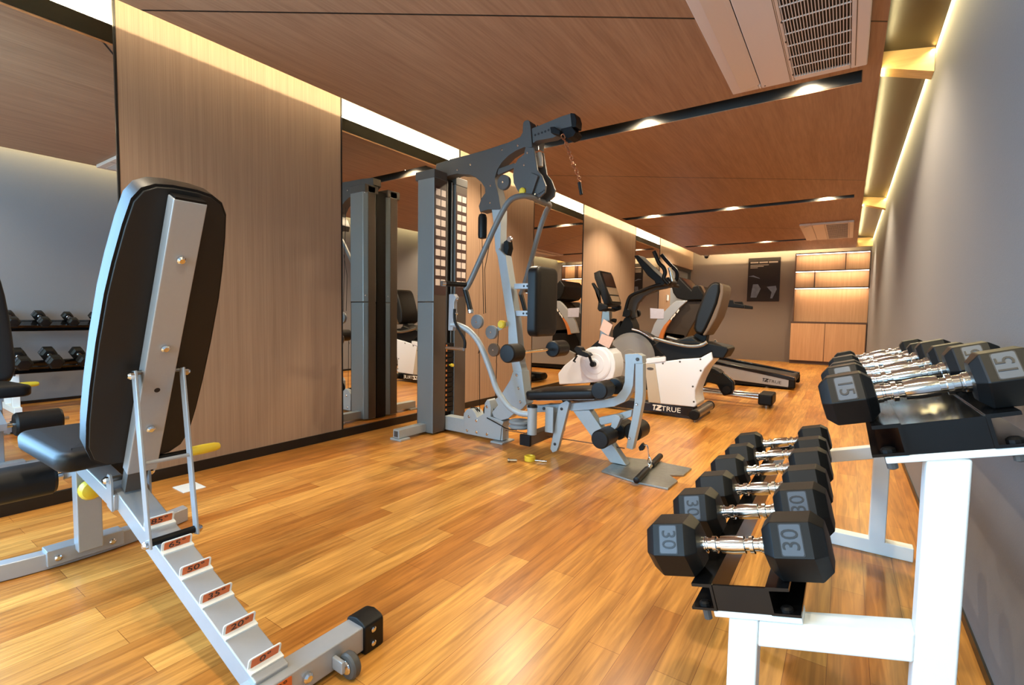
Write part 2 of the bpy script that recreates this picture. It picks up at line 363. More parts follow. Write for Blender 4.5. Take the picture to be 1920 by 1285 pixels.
# ------------------------------------------------------------------ lamps of the room
def area(name, loc, rot, sx, sy, power, col, spread=PI):
    l = bpy.data.lights.new(name, 'AREA'); l.shape = 'RECTANGLE'; l.size = sx; l.size_y = sy; l.energy = power; l.color = col; l.spread = spread
    o = bpy.data.objects.new(name, l); COL.objects.link(o); o.location = loc; o.rotation_euler = rot
    return o
WARM = (1.0, 0.83, 0.46); WARM_R = (1.0, 0.80, 0.38)
def look(d, up=(0, 1, 0)):
    """rotation that points a lamp along d with its local Y along up"""
    z = -Vector(d).normalized(); yv = Vector(up); yv = (yv - z*yv.dot(z)).normalized(); x = yv.cross(z)
    return Matrix((x, yv, z)).transposed().to_euler()
area('cove_strip_left', (CL+0.10, (YN+CB)/2, 2.553), look((-1, 0, -0.15)), 0.006, CB-YN-0.3, 70, WARM)
area('cove_strip_right', (CR+0.008, (YN+CB)/2, 2.485), look((1, 0, 0.15)), 0.012, CB-YN-0.3, 40, WARM_R)
area('cove_strip_right_corner', (XR-0.014, (YN+CB)/2, 2.538), look((0.35, 0, -1)), 0.012, CB-YN-0.3, 85, WARM_R)
area('cove_strip_back', ((CL+CR)/2, CB-0.06, 2.553), look((0, 1, -0.15), (1, 0, 0)), 0.006, CR-CL-0.3, 34, WARM)
area('cove_strip_left_up', (CL+0.10, (YN+CB)/2, 2.560), look((0.5, 0, 1)), 0.016, CB-YN-0.3, 62, (1.0, 0.94, 0.74))
area('cove_strip_back_up', ((CL+CR)/2, CB-0.06, 2.560), look((0, -0.5, 1), (1, 0, 0)), 0.016, CR-CL-0.3, 25, (1.0, 0.94, 0.72))
# daylight at the near window
area('daylight', ((WX0+WX1)/2, YN-0.02, (WZ0+WZ1)/2), look((0, 1, -0.05), (0, 0, 1)), WX1-WX0-0.1, WZ1-WZ0-0.1, 128, (0.56, 0.84, 1.0))
area('daylight_left', (XL+0.02, -1.12, 1.25), look((1, 0, 0), (0, 0, 1)), 2.8, 1.9, 205, (0.32, 0.63, 1.0))
area('door_daylight', (XL-0.03, 11.4, 1.2), look((1, 0, 0), (0, 0, 1)), 1.2, 1.6, 4, (0.7, 0.85, 1.0))

DX = (-0.27, -1.33, -2.40)
dl0 = None
names = [('near', 'above the viewpoint'), ('second', 'in the ceiling slot beside the near air conditioner'), ('third', 'in the ceiling slot over the exercise machines'), ('last', 'in the ceiling slot nearest the back wall')]
for si, sy in enumerate(SLOT):
    for k, dx in enumerate(DX):
        lab = 'recessed round downlight %s, %s' % (names[si][1], ('nearest the right wall', 'in the middle', 'nearest the left wall')[k])
        if dl0 is None:
            dl0 = thing('downlight', lab, 'light', (dx, sy, ZC+0.10), 'downlights in the ceiling slots'); o = dl0
            z = ZC+0.10
            MB().lathe((dx, sy, z-0.014), (0, 0, 1), ((0, 0.050), (0, 0.060), (0.014, 0.060)), 24).build('housing', 'slot_black', dl0)
            MB().lathe((dx, sy, z-0.018), (0, 0, 1), ((0, 0.040), (0.004, 0.046)), 20).build('lens', 'lens', dl0)
        else:
            o = copy_tree(dl0); o.location = (dx, sy, ZC+0.10); o['label'] = lab
        l = bpy.data.lights.new('downlight_beam', 'SPOT'); l.energy = (60 if si == 0 else 185 if k == 2 else 120); l.color = (1.0, 0.82, 0.58); l.spot_size = math.radians(158); l.spot_blend = 0.6; l.shadow_soft_size = 0.035
        lo = bpy.data.objects.new('downlight_beam', l); COL.objects.link(lo); lo.location = (dx, sy, ZC+0.075)
world = bpy.data.worlds.new('world'); scene.world = world; world.use_nodes = True
world.node_tree.nodes['Background'].inputs[0].default_value = (0.62, 0.80, 1.0, 1); world.node_tree.nodes['Background'].inputs[1].default_value = 0.6

scene.view_settings.view_transform = 'Standard'; scene.view_settings.look = 'None'
scene.view_settings.exposure = 0.20; scene.view_settings.gamma = 1.0
scene.cycles.use_denoising = True
# ------------------------------------------------------------------ ceiling air conditioners
def air_con(y0, y1, lab):
    xa, xb, zt, zb = -0.655, 0.030, ZC, ZC-0.032
    t = thing('ceiling_air_conditioner', lab, 'air conditioner', ((xa+xb)/2, (y0+y1)/2, ZC))
    p = MB()
    p.box(xa, -0.505, y0, y1, zb, zt); p.box(-0.490, -0.315, y0, y1, zb, zt); p.box(-0.045, xb, y0, y1, zb, zt)
    p.box(-0.505, -0.490, y0, y0+0.05, zb, zt).box(-0.505, -0.490, y1-0.05, y1, zb, zt)
    p.box(-0.315, -0.045, y0, y0+0.06, zb, zt).box(-0.315, -0.045, y1-0.06, y1, zb, zt)
    p.build('panel', 'ac_white', t, bev=0.006)
    MB().box(-0.520, -0.488, y0+0.05, y1-0.05, zb+0.012, zt-0.002).build('air_outlet', 'ac_dark', t, smooth=False)
    MB().obox((-0.545, (y0+y1)/2, zb-0.004), (1, 0, 0.22), (0, 1, 0), (-0.22, 0, 1), 0.052, (y1-y0)/2-0.06, 0.003).build('louver', 'ac_white', t)
    MB().box(-0.315, -0.045, y0+0.06, y1-0.06, zb+0.010, zb+0.013).build('intake_recess', 'ac_dark', t, smooth=False)
    g = MB(); n = 20
    for i in range(n+1):
        x = -0.310 + 0.260*i/n; g.box(x-0.0018, x+0.0018, y0+0.06, y1-0.06, zb-0.001, zb+0.006)
    m = max(3, int((y1-y0-0.12)/0.118))
    for j in range(m+1):
        yy = y0+0.06+(y1-y0-0.12)*j/m; g.box(-0.315, -0.045, yy-0.002, yy+0.002, zb-0.002, zb+0.004)
    g.build('intake_grille', 'ac_white', t, smooth=False)
    MB().box(-0.026, -0.022, y0+0.03, y1-0.03, zb-0.0006, zb+0.002).box(-0.338, -0.335, y0+0.01, y1-0.01, zb-0.0006, zb+0.002).box(-0.331, -0.329, y0+0.01, y1-0.01, zb-0.0006, zb+0.002).build('panel_seam', 'brown_pl', t, smooth=False)
    c = MB()
    for j in range(4): c.box(-0.322, -0.316, y1-0.10-0.2*j, y1-0.085-0.2*j, zb-0.001, zb+0.002)
    c.lathe((-0.47, y1-0.03, zb-0.002), (0, 0, 1), ((0, 0.004), (0.004, 0.005)), 10)
    c.build('clip', 'ac_dark', t, smooth=False)
air_con(1.72, 3.372, 'white ceiling air conditioner nearest the viewpoint, its long grille cut by the top edge')
air_con(8.62, 10.26, 'small looking white ceiling air conditioner far back, above the lit shelves')
t = thing('ceiling_camera', 'small dark dome camera on the ceiling edge at the far left corner', 'camera', (-2.73, 11.87, ZC))
MB().lathe((-2.73, 11.87, ZC), (0, 0, -1), ((0, 0.055), (0.03, 0.055), (0.035, 0.045)), 20).build('camera_base', 'beige_pl', t)
MB().lathe((-2.73, 11.87, ZC-0.035), (0, 0, -1), ((0, 0.045), (0.02, 0.043), (0.04, 0.03), (0.048, 0.004)), 20).build('dome', 'black_gloss', t)

# ------------------------------------------------------------------ far wall: lit cabinet, poster, switch
ca, cb2 = -0.955, 0.350
t = thing('wall_cabinet', 'pale wood cabinet with glowing open shelves filling the far right corner', 'cabinet', (-0.3, 12.1, 0))
MB().box(ca, cb2, 12.20, 12.245, 0.90, 2.335).build('back_panel', 'cab_wood', t, smooth=False)
fr = MB(); y0, y1 = 12.02, 12.20
for zz in (2.320, 1.955, 1.600): fr.box(ca, cb2, y0, y1, zz, zz+0.022)
fr.box(ca, ca+0.014, y0, y1, 0.90, 2.336).box(cb2-0.014, cb2, y0, y1, 1.60, 2.336).box(-0.07, -0.056, y0, y1, 1.955, 2.32).box(-0.595, -0.581, y0, y1, 1.60, 1.955)
fr.build('shelf_frame', 'shelf_edge', t, smooth=False)
for zz in (2.320, 1.955, 1.600):
    MB().box(ca+0.02, cb2-0.02, y0+0.012, y0+0.030, zz-0.012, zz).build('led_strip', 'led', t, label='glowing LED strip', smooth=False)
    area('shelf_lamp', ((ca+cb2)/2, y0+0.06, zz-0.014), look((0, 0.35, -1), (1, 0, 0)), 0.02, cb2-ca-0.08, 4.5, (1.0, 0.80, 0.56))
MB().box(-0.985, cb2, 11.97, 12.245, 0.872, 0.895).build('countertop', 'shelf_edge', t, smooth=False)
MB().box(-0.975, cb2-0.004, 11.99, 12.245, 0.06, 0.872).box(-0.975, cb2-0.004, 12.01, 12.245, 0.0, 0.06).build('base_carcass', 'shelf_edge', t, smooth=False)  # carcass coloured dark to paint in the shade between the doors
for a, b in ((-0.972, -0.362), (-0.352, 0.330)):
    MB().box(a, b, 11.972, 11.99, 0.075, 0.862).build('door', 'cab_wood', t, smooth=False, bev=0.002)
t = thing('poster', 'dark framed poster with pale heading on the far wall', 'poster', (-1.55, 12.24, 1.8))
MB().box(-1.895, -1.250, 12.225, 12.249, 1.335, 2.31).build('poster_board', 'poster', t, smooth=False, bev=0.004)
pm = MB(); e1 = (1, 0, 0); e2 = (0, 0, 1)
for a, b in ((-1.85, -1.69), (-1.67, -1.50), (-1.48, -1.30)): pm.box(a, b, 12.2238, 12.2252, 2.190, 2.222)
pm.build('heading', 'poster_text', t, smooth=False)
pp = MB()
for i, (a, b, z) in enumerate(((-1.85, -1.48, 2.150), (-1.85, -1.58, 2.118), (-1.85, -1.70, 2.09))): pp.box(a, b, 12.2238, 12.2252, z-0.008, z+0.006)
pp.build('text_line', 'poster_text', t, smooth=False)
pg = MB().prism([(-1.82, 1.42), (-1.70, 1.42), (-1.62, 1.62), (-1.68, 1.72), (-1.78, 1.72), (-1.80, 1.60)], 12.2238, 12.2252)
pg.prism([(-1.50, 1.66), (-1.32, 1.68), (-1.30, 1.60), (-1.38, 1.40), (-1.42, 1.40), (-1.40, 1.54)], 12.2238, 12.2252).prism([(-1.88, 1.90), (-1.78, 1.92), (-1.66, 1.86), (-1.64, 1.84), (-1.78, 1.885)], 12.2238, 12.2252)
pg.build('picture', 'poster_grey', t, smooth=False)
tag(MB().box(XL, XL+0.025, 10.22, 10.32, 1.29, 1.41).build('wall_switch', 'white_pl', bev=0.006), 'small white control box on the wood panel at the far end of the left wall', 'switch')
tag(MB().box(-2.935, -2.80, 1.082, 1.190, 0.0, 0.004).build('floor_plate', 'white_paint', bev=0.001), 'small pale metal plate lying flat on the floor between bench and wood panel', 'plate')

# ------------------------------------------------------------------ adjustable bench
t = thing('adjustable_bench', 'adjustable weight bench with black padded back raised steeply and numbered angle ladder', 'bench', (-1.75, 0.60, 0))
P0 = Vector((-1.866, 0.605, 0.434)); DU = Vector((0.4337, 0, 0.9011)); DN = Vector((0.9011, 0, -0.4337)); DY = Vector((0, 1, 0))
half = [(0.928, 0.030), (0.922, 0.070), (0.905, 0.099), (0.872, 0.117), (0.800, 0.128), (0.695, 0.139), (0.600, 0.146), (0.450, 0.150), (0.300, 0.150), (0.180, 0.147), (0.085, 0.140), (0.035, 0.122), (0.010, 0.090), (0.003, 0.04)]
out = [(u, w) for u, w in half] + [(u, -w) for u, w in half[::-1]]
MB().cushion(out, P0, DU, DY, DN, -0.050, -0.128, 0.022).build('back_pad', 'vinyl', t, ang=60)
inn = [(u*0.985+0.007, w*0.955) for u, w in out]
MB().slab(inn, P0, DU, DY, DN, -0.052, -0.042).build('pad_board', 'board', t, label='matt black board behind the pad', bev=0.003)
bf = MB().obox(P0 + DU*0.447 + DN*(-0.021), DU, DY, DN, 0.457, 0.0415, 0.021).build('back_frame', 'silver_paint', t, bev=0.004)
MB().obox(P0 + DU*0.9055 + DN*(-0.021), DU, DY, DN, 0.004, 0.038, 0.019).build('end_cap', 'black', bf)
for u in (0.735, 0.452, 0.163):
    MB().bolt(P0 + DU*u, DN, 0.012, 0.012).build('bolt', 'chrome', bf)
MB().lathe(P0 + DU*0.305, DN, ((-0.001, 0.008), (0.0006, 0.008)), 12).build('bolt_hole', 'ink', bf, smooth=False)
# seat
so = Vector((-2.220, 0.568, 0.440)); SU = Vector((-1, 0, 0.035)).normalized(); SN = Vector((0.035, 0, 1)).normalized()
sout = [(p[0], p[1]*(1.0 - 0.10*(p[0] < 0))) for p in rrect(0, 0, 0.225, 0.158, 0.05)]
MB().cushion(sout, so, SU, DY, SN, 0.0, 0.066, 0.022, True).build('seat_pad', 'vinyl', t, ang=60)
MB().obox(so + SN*(-0.008), SU, DY, SN, 0.14, 0.05, 0.008).build('seat_plate', 'silver_paint', t)
MB().cyl((-2.272, 0.575, 0.33), (-2.272, 0.575, 0.445), 0.022).build('seat_tube', 'silver_paint', t)
# front post, rear foot
MB().box(-2.352, -2.298, 0.540, 0.614, 0.05, 0.430).build('post', 'silver_paint', t, bev=0.004)
MB().lathe((-2.297, 0.575, 0.287), (1, 0, 0), ((0, 0.012), (0.012, 0.012), (0.013, 0.036), (0.03, 0.038), (0.045, 0.030), (0.052, 0.016)), 18).build('pull_knob', 'yellow', t, label='yellow pull knob under the seat')
ft = MB()
for sgn in (1,):
    pts = [(-2.375 - 0.055*((yy-0.575)/0.34)**2*(1 if abs(yy-0.575) > 0.1 else 0.3), yy, 0.032) for yy in [0.20+0.75*k/12 for k in range(13)]]
ft.prism([(p[0]+0.026, p[1]) for p in pts] + [(p[0]-0.026, p[1]) for p in pts[::-1]], 0.002, 0.062, 'xy')
ft.build('front_foot', 'silver_paint', t, bev=0.004)
cv = MB().box(-2.405, -2.338, 0.462, 0.690, 0.016, 0.074).build('foot_bracket', 'silver_paint', t, bev=0.003)
for yy in (0.492, 0.652): MB().bolt((-2.338, yy, 0.042), (1, 0, 0), 0.011, 0.010).build('bolt', 'chrome', cv)
# roller pads hung below the seat
MB().cyl((-2.50, 0.30, 0.305), (-2.50, 0.86, 0.305), 0.012).build('roller_bar', 'chrome', t)
for a, b in ((0.325, 0.525), (0.630, 0.830)):
    MB().lathe((-2.50, a, 0.305), (0, 1, 0), ((0, 0.03), (0.001, 0.058), (0.012, 0.066), (b-a-0.012, 0.066), (b-a-0.001, 0.058), (b-a, 0.03)), 28).build('foam_roller', 'vinyl', t)
MB().beam((-2.34, 0.577, 0.36), (-2.515, 0.577, 0.30), (0, 1, 0), 0.05, 0.04).build('roller_arm', 'silver_paint', t)
# ladder beam, rungs with angle decals
def zt(x): return 0.101 - 0.30*(x+1.132)
LS = Vector((-1, 0, 0.30)).normalized(); LN = Vector((0.30, 0, 1)).normalized()
xm = (-1.095-1.985)/2
MB().obox(Vector((xm, 0.6035, zt(xm))) - LN*0.030, LS, DY, LN, (1.985-1.095)/2/abs(LS.x), 0.0415, 0.030).build('ladder_beam', 'silver_paint', t, bev=0.004)
MB().beam((-1.95, 0.585, 0.318), (-2.345, 0.577, 0.385), (0, 1, 0), 0.070, 0.055).build('main_tube', 'silver_paint', t, bev=0.004)
for x, txt in ((-1.135, '0°'), (-1.256, '20°'), (-1.379, '35°'), (-1.500, '50°'), (-1.620, '65°'), (-1.745, '85°')):
    c = Vector((x, 0.6035, zt(x)))
    pl = MB().slab([(p[1], p[0]) for p in rrect(0.014, 0, 0.018, 0.0405, 0.006, 3)], c, DY, LN, LS, -0.002, 0.002).build('notch_plate', 'white_paint', t, bev=0.001, label='notch plate marked %s' % txt)
    MB().obox(c - LS*0.010 + LN*0.002, LS, DY, LN, 0.009, 0.0405, 0.003).build('ledge', 'white_paint', pl)
    MB().slab([(p[1], p[0]) for p in rrect(0.0165, 0, 0.0125, 0.034, 0.003, 3)], c, DY, LN, LS, -0.0030, -0.0020).build('angle_decal', 'orange', pl, smooth=False)
    MB().text(txt, 0.025, c - LS*0.0032 + LN*0.0165, DY, LN, 0.0004, 1.35).build('angle_figure', 'ink', pl, smooth=False)
# side ears and axle at the back hinge
for yy, h in ((0.549, 0.11), (0.655, 0.10)):
    MB().prism([(-2.000, 0.300), (-1.955, 0.290), (-1.955, 0.392), (-1.966, 0.410), (-1.985, 0.412), (-2.000, 0.395)], yy-0.003, yy+0.003).build('hinge_ear', 'silver_paint', t)
    MB().bolt((-1.977, yy + (-0.003 if yy < 0.6 else 0.003), 0.393), (0, -1 if yy < 0.6 else 1, 0), 0.013, 0.016).build('bolt', 'chrome', t)
MB().cyl((-1.977, 0.549, 0.393), (-1.977, 0.655, 0.393), 0.009).build('hinge_pin', 'steel', t)
MB().obox((-1.925, 0.603, 0.405), (0.4337, 0, 0.9011), DY, (0.9011, 0, -0.4337), 0.05, 0.028, 0.018).build('hinge_bracket', 'dark_grey', t)
# support struts and rung bar
for yt, yb in ((0.543, 0.540), (0.668, 0.664)):
    sg = -1 if yt < 0.6 else 1
    s_ = MB().beam((-1.718, yt, 0.775), (-1.632, yb, 0.262), (0, 1, 0), 0.007, 0.030).build('strut', 'silver_paint', t, bev=0.002)
    MB().bolt((-1.714, yt+sg*0.003, 0.762), (0, sg, 0), 0.012, 0.016).build('bolt', 'chrome', s_)
    MB().bolt((-1.636, yb+sg*0.003, 0.276), (0, sg, 0), 0.012, 0.014).build('bolt', 'chrome', s_)
MB().cyl((-1.640, 0.543, 0.276), (-1.640, 0.664, 0.276), 0.011).build('rung_bar', 'black', t)
MB().cyl((-1.727, 0.540, 0.768), (-1.727, 0.672, 0.768), 0.007).build('strut_pin', 'steel', t)
MB().cyl((-1.672, 0.540, 0.505), (-1.672, 0.668, 0.505), 0.006).build('cross_rod', 'silver_paint', t)
yh = MB().cyl((-1.90, 0.655, 0.453), (-1.90, 0.750, 0.453), 0.011).build('handle_stem', 'black', t)
MB().lathe((-1.90, 0.750, 0.453), (0, 1, 0), ((0, 0.013), (0.004, 0.016), (0.05, 0.0175), (0.09, 0.016), (0.104, 0.012), (0.108, 0.006)), 18).build('handle_grip', 'yellow', yh, label='yellow handle grip')
# rear crossbar with rubber caps, wheel
MB().box(-1.136, -1.070, 0.325, 0.862, 0.012, 0.080).build('crossbar', 'silver_paint', t, bev=0.004)
MB().slab([(p[1], p[0]) for p in rrect(0.0165, 0, 0.0125, 0.034, 0.003, 3)], (-1.0695, 0.602, 0.046), DY, (0, 0, 1), (1, 0, 0), 0.0, 0.0012).build('angle_decal', 'orange', t, smooth=False)
MB().text('30°', 0.025, (-1.068, 0.602, 0.0625), DY, (0, 0, 1), 0.0004, 1.35).build('angle_figure', 'ink', t, smooth=False)
for a, b in ((0.848, 0.916), (0.271, 0.339)):
    cp = MB().prism([(-1.144, 0.0), (-1.062, 0.0), (-1.062, 0.082), (-1.075, 0.090), (-1.103, 0.096), (-1.131, 0.090), (-1.144, 0.082)], a, b).build('rubber_foot', 'rubber', t, bev=0.006)
    for zz in (0.024, 0.064): MB().bolt((-1.062, (a+b)/2-0.005*(1 if a > 0.6 else -1), zz), (1, 0, 0), 0.0085, 0.006).build('bolt', 'chrome', cp)
MB().bolt((-1.070, 0.676, 0.046), (1, 0, 0), 0.013, 0.014).build('bolt', 'chrome', t)
MB().box(-1.070, -1.028, 0.748, 0.760, 0.022, 0.055).build('wheel_bracket', 'silver_paint', t, bev=0.003)
MB().lathe((-1.030, 0.762, 0.034), (0, 1, 0), ((0, 0.012), (0.001, 0.030), (0.006, 0.034), (0.020, 0.034), (0.025, 0.030), (0.026, 0.012)), 24).build('wheel', 'dark_grey', t)
MB().lathe((-1.030, 0.761, 0.034), (0, -1, 0), ((0, 0.018), (0.003, 0.016), (0.006, 0.007)), 16).build('wheel_hub', 'chrome', t)

# ------------------------------------------------------------------ dumbbell rack
t = thing('dumbbell_rack', 'two-tier white dumbbell rack with black trays standing along the right wall', 'rack', (0.02, 1.75, 0))
TT = Vector((0.9636, 0, 0.2672)); TW = Vector((-0.2672, 0, 0.9636)); RY0, RY1 = 1.02, 2.50
OL = Vector((-0.1515, 0, 0.431)); OU = Vector((0.1325, 0, 0.8015))
for yf in (1.02, 2.45):
    y0, y1 = yf, yf+0.052
    MB().prism([(-0.165, 0.05), (-0.112, 0.05), (-0.112, 0.377), (-0.165, 0.362)], y0, y1).build('front_leg', 'white_paint', t, bev=0.004)
    MB().box(0.118, 0.173, y0, y1, 0.05, 0.745).build('upright', 'white_paint', t, bev=0.004)
    MB().prism([(-0.112, 0.324), (0.119, 0.392), (0.119, 0.443), (-0.112, 0.376)], y0, y1).build('cross_beam', 'white_paint', t, bev=0.004)
    MB().box(-0.225, 0.264, y0, y1, 0.0, 0.056).build('foot', 'white_paint', t, bev=0.004)
    for O, s0, s1 in ((OL, -0.058, 0.100), (OU, -0.085, 0.175)):
        c = O + TT*((s0+s1)/2) + TW*(-0.0565); c.y = (y0+y1)/2
        MB().obox(c, TT, DY, TW, (s1-s0)/2, 0.028, 0.006).build('cap_plate', 'white_paint', t, bev=0.002)
def channel(O, s, sg, name):
    """black folded rail along the tray: wall at s, flanges pointing outward"""
    m_ = MB(); yc = (RY0+RY1)/2-0.003; hl = (RY1-RY0)/2
    q = lambda ss, hh: (lambda v: Vector((v.x, yc, v.z)))(O + TT*ss + TW*hh)
    prof = [(s, -0.050), (s+sg*0.050, -0.050), (s+sg*0.050, -0.045), (s+sg*0.005, -0.045), (s+sg*0.005, -0.004), (s+sg*0.040, -0.003), (s+sg*0.040, 0.003), (s, 0.003)]
    m_.slab(prof, Vector((O.x, yc-hl, O.z)), TT, TW, DY, 0.0, 2*hl)
    return m_.build(name, 'black_gloss', t)
for O, hs in ((OL, 0.050), (OU, 0.052)):
    for sg in (-1, 1):
        rl = channel(O, sg*hs, sg, 'tray_rail')
        for yy in (RY0+0.012, RY1-0.03):
            c = O + TT*(sg*(hs+0.026)) + TW*(-0.045)
            MB().bolt((c.x, yy, c.z), TW, 0.011, 0.008).build('bolt', 'black', rl)
            MB().lathe((c.x, yy, c.z) - TW*0.005 if False else Vector((c.x, yy, c.z)) - TW*0.006, -TW, ((0, 0.008), (0.022, 0.008), (0.024, 0.004)), 10).build('bolt_end', 'dark_grey', rl)
    for yy in (RY0, RY1-0.012):
        c = O + TW*(-0.025)
        MB().obox((c.x, yy+0.003, c.z), TT, DY, TW, hs, 0.003, 0.025).build('end_plate', 'black_gloss', t)
c = OU + TW*(-0.002)
MB().obox((c.x, (RY0+RY1)/2, c.z), TT, DY, TW, 0.051, (RY1-RY0)/2-0.003, 0.002).build('tray_plate', 'black_gloss', t)

def dumbbell(num, a, hl, lab, grp):
    """hex dumbbell modelled along local X, handle centre at the origin"""
    d = thing('dumbbell', lab, 'dumbbell', (0, 0, 0), grp); g = 0.063; R = a/math.cos(PI/6)
    MB().lathe((-g-0.004, 0, 0), (1, 0, 0), ((0, 0.0165), (0.012, 0.0165), (0.013, 0.0145), (0.016, 0.0145), (0.017, 0.0135), (0.026, 0.0135), (0.027, 0.0175), (0.034, 0.0175), (0.035, 0.0125), (0.043, 0.0125), (0.044, 0.0172),
        (0.067, 0.0185), (0.090, 0.0172), (0.091, 0.0125), (0.099, 0.0125), (0.100, 0.0175), (0.107, 0.0175), (0.108, 0.0135), (0.117, 0.0135), (0.118, 0.0145), (0.121, 0.0145), (0.122, 0.0165), (0.134, 0.0165)), 24).build('handle', 'chrome', d, ang=20)
    c30, s30 = math.cos(PI/6), 0.5
    for sg in (-1, 1):
        h = MB().lathe((sg*g, 0, 0), (sg, 0, 0), ((0, R*0.42), (0.0015, R*0.70), (hl*0.17, R*0.97), (hl*0.20, R), (hl*0.80, R), (hl*0.83, R*0.97), (hl*0.995, R*0.72), (hl, R*0.66)), 6, u=(0, 1, 0)).build('head', 'rubber', d, ang=15, bev=0.002)
        for fs in ((-1, 1) if num else ()):
            n_ = Vector((0, fs*c30, s30)); tv = Vector((0, -fs*s30, c30)); ex = Vector((1, 0, 0)); c = Vector((sg*(g+hl*0.5), 0, 0)) + n_*a
            pw, ph = hl*0.165, a*0.49
            MB().slab(rrect(0, 0, pw*1.10, ph*1.06, 0.003, 2), c, ex, tv, n_, -0.001, 0.0006).build('plate_border', 'numeral', h, smooth=False)
            m_ = MB().slab(rrect(0, 0, pw, ph, 0.003, 2), c, ex, tv, n_, -0.001, 0.0012).build('number_plate', 'rubber_plate', h, smooth=False)
            q = sg*fs*-1
            MB().text(num, pw*2.35, c + n_*0.0016, tv*q, ex*(q*fs), 0.0006, ph*1.62/(pw*2.35*1.1)).build('numeral', 'numeral', h, smooth=False)
    d.rotation_euler = (0, -math.asin(0.2672), 0)
    return d
lowN = [('30', 0.0565, 0.109), ('30', 0.0565, 0.109), ('', 0.0515, 0.104), ('', 0.0515, 0.104), ('', 0.048, 0.098), ('', 0.048, 0.098)]
upN = [('15', 0.0440, 0.083), ('15', 0.0440, 0.083), ('', 0.040, 0.075), ('', 0.040, 0.075), ('', 0.034, 0.064), ('', 0.034, 0.064)]
ordn = ['nearest the viewpoint', 'second from the near end', 'third from the near end', 'fourth from the near end', 'fifth from the near end', 'farthest from the viewpoint']
for O, lst, tier, sh in ((OL, lowN, 'lower', -0.004), (OU, upN, 'upper', -0.009)):
    proto = None
    for i, (num, a, hl) in enumerate(lst):
        lab = 'black hex dumbbell on the %s tray of the white rack, %s' % (tier, ordn[i])
        if i % 2 == 0: proto = dumbbell(num, a, hl, lab, 'hex dumbbells on the %s tray' % tier); o = proto
        else: o = copy_tree(proto); o['label'] = lab
        c = O + TT*sh + TW*(a+0.0035); o.location = (c.x - 0.015*(0.21*i), 1.077+0.21*i, c.z)

# ------------------------------------------------------------------ multi gym
GY = 2.94
t = thing('multi_gym', 'grey single-stack multi gym with tall weight tower, press arms and seat', 'exercise machine', (-1.9, GY, 0))
def pxz(pts, y): return [(x, y, z) for x, z in pts]
# tower
for i, (a, b) in enumerate(((2.748, 2.890), (2.996, 3.138))):
    n_ = MB()
    n_.prism([(-2.826, a+0.03), (-2.796, a), (-2.626, a), (-2.626, b), (-2.796, b), (-2.826, b-0.03)], 1.045, 2.045, 'xy')
    sh = n_.build('tower_shroud', 'shroud', t, bev=0.006)
    MB().prism([(-2.824, a+0.031), (-2.795, a+0.002), (-2.628, a+0.002), (-2.628, b-0.002), (-2.795, b-0.002), (-2.824, b-0.031)], 0.012, 1.041, 'xy').build('lower_shroud', 'shroud', sh, bev=0.006)
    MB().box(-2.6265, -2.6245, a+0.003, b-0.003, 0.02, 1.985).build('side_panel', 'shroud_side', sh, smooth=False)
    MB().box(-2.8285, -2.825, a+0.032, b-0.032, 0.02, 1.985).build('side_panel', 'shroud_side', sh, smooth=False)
    MB().box(-2.826, -2.622, a-0.002, b+0.002, 1.985, 2.052).build('shroud_cap', 'dark_grey', sh, bev=0.006)
    MB().box(-2.627, -2.6235, a+0.008, b-0.006, 1.10, 1.93).build('exercise_placard', 'placard', sh, label='dark brown placard with rows of small pictures', smooth=False)
    g = MB(); w = b-a-0.014
    for r in range(10):
        for c in range(2):
            yc = a+0.008 + w*(0.28+0.46*c); zc_ = 1.915 - 0.0765*r - 0.03
            g.box(-2.6236, -2.6226, yc-0.0245, yc+0.0245, zc_-0.024, zc_+0.024)
    o = g.build('pictogram', 'picto', sh, smooth=False); o['kind'] = 'stuff'
    for zz in (1.10, 1.98): MB().bolt((-2.815, a+0.012, zz), (-0.7, -0.7, 0), 0.006, 0.004).build('bolt', 'chrome', sh)
MB().box(-2.80, -2.66, 2.892, 2.994, 0.0, 2.02).build('tower_column', 'black', t, smooth=False)
for yy in (2.915, 2.972): MB().cyl((-2.645, yy, 0.72), (-2.645, yy, 2.0), 0.007).build('guide_rod', 'steel', t)
for k in range(14): 
    z = 0.16+0.040*k
    pl = MB().box(-2.658, -2.630, 2.893, 2.993, z, z+0.036).build('weight_plate', 'black', t, bev=0.003)
    MB().box(-2.6301, -2.6292, 2.900, 2.914, z+0.010, z+0.026).build('plate_number', 'amber', pl, smooth=False)
MB().lathe((-2.630, 2.943, 0.54), (1, 0, 0), ((0, 0.006), (0.02, 0.006), (0.021, 0.014), (0.04, 0.012)), 12).build('selector_pin', 'yellow', t)
MB().box(-2.765, -2.700, 2.470, 3.41, 0.018, 0.082).build('tower_crossbar', 'grey_paint', t, bev=0.003)
for a, b in ((2.462, 2.56), (3.32, 3.418)):
    MB().box(-2.79, -2.675, a, b, 0.0, 0.016).build('foot_plate', 'grey_paint', t, bev=0.003)
    MB().box(-2.752, -2.713, a+0.006, a+0.010, 0.028, 0.072).build('tube_end', 'dark_grey', t, smooth=False)
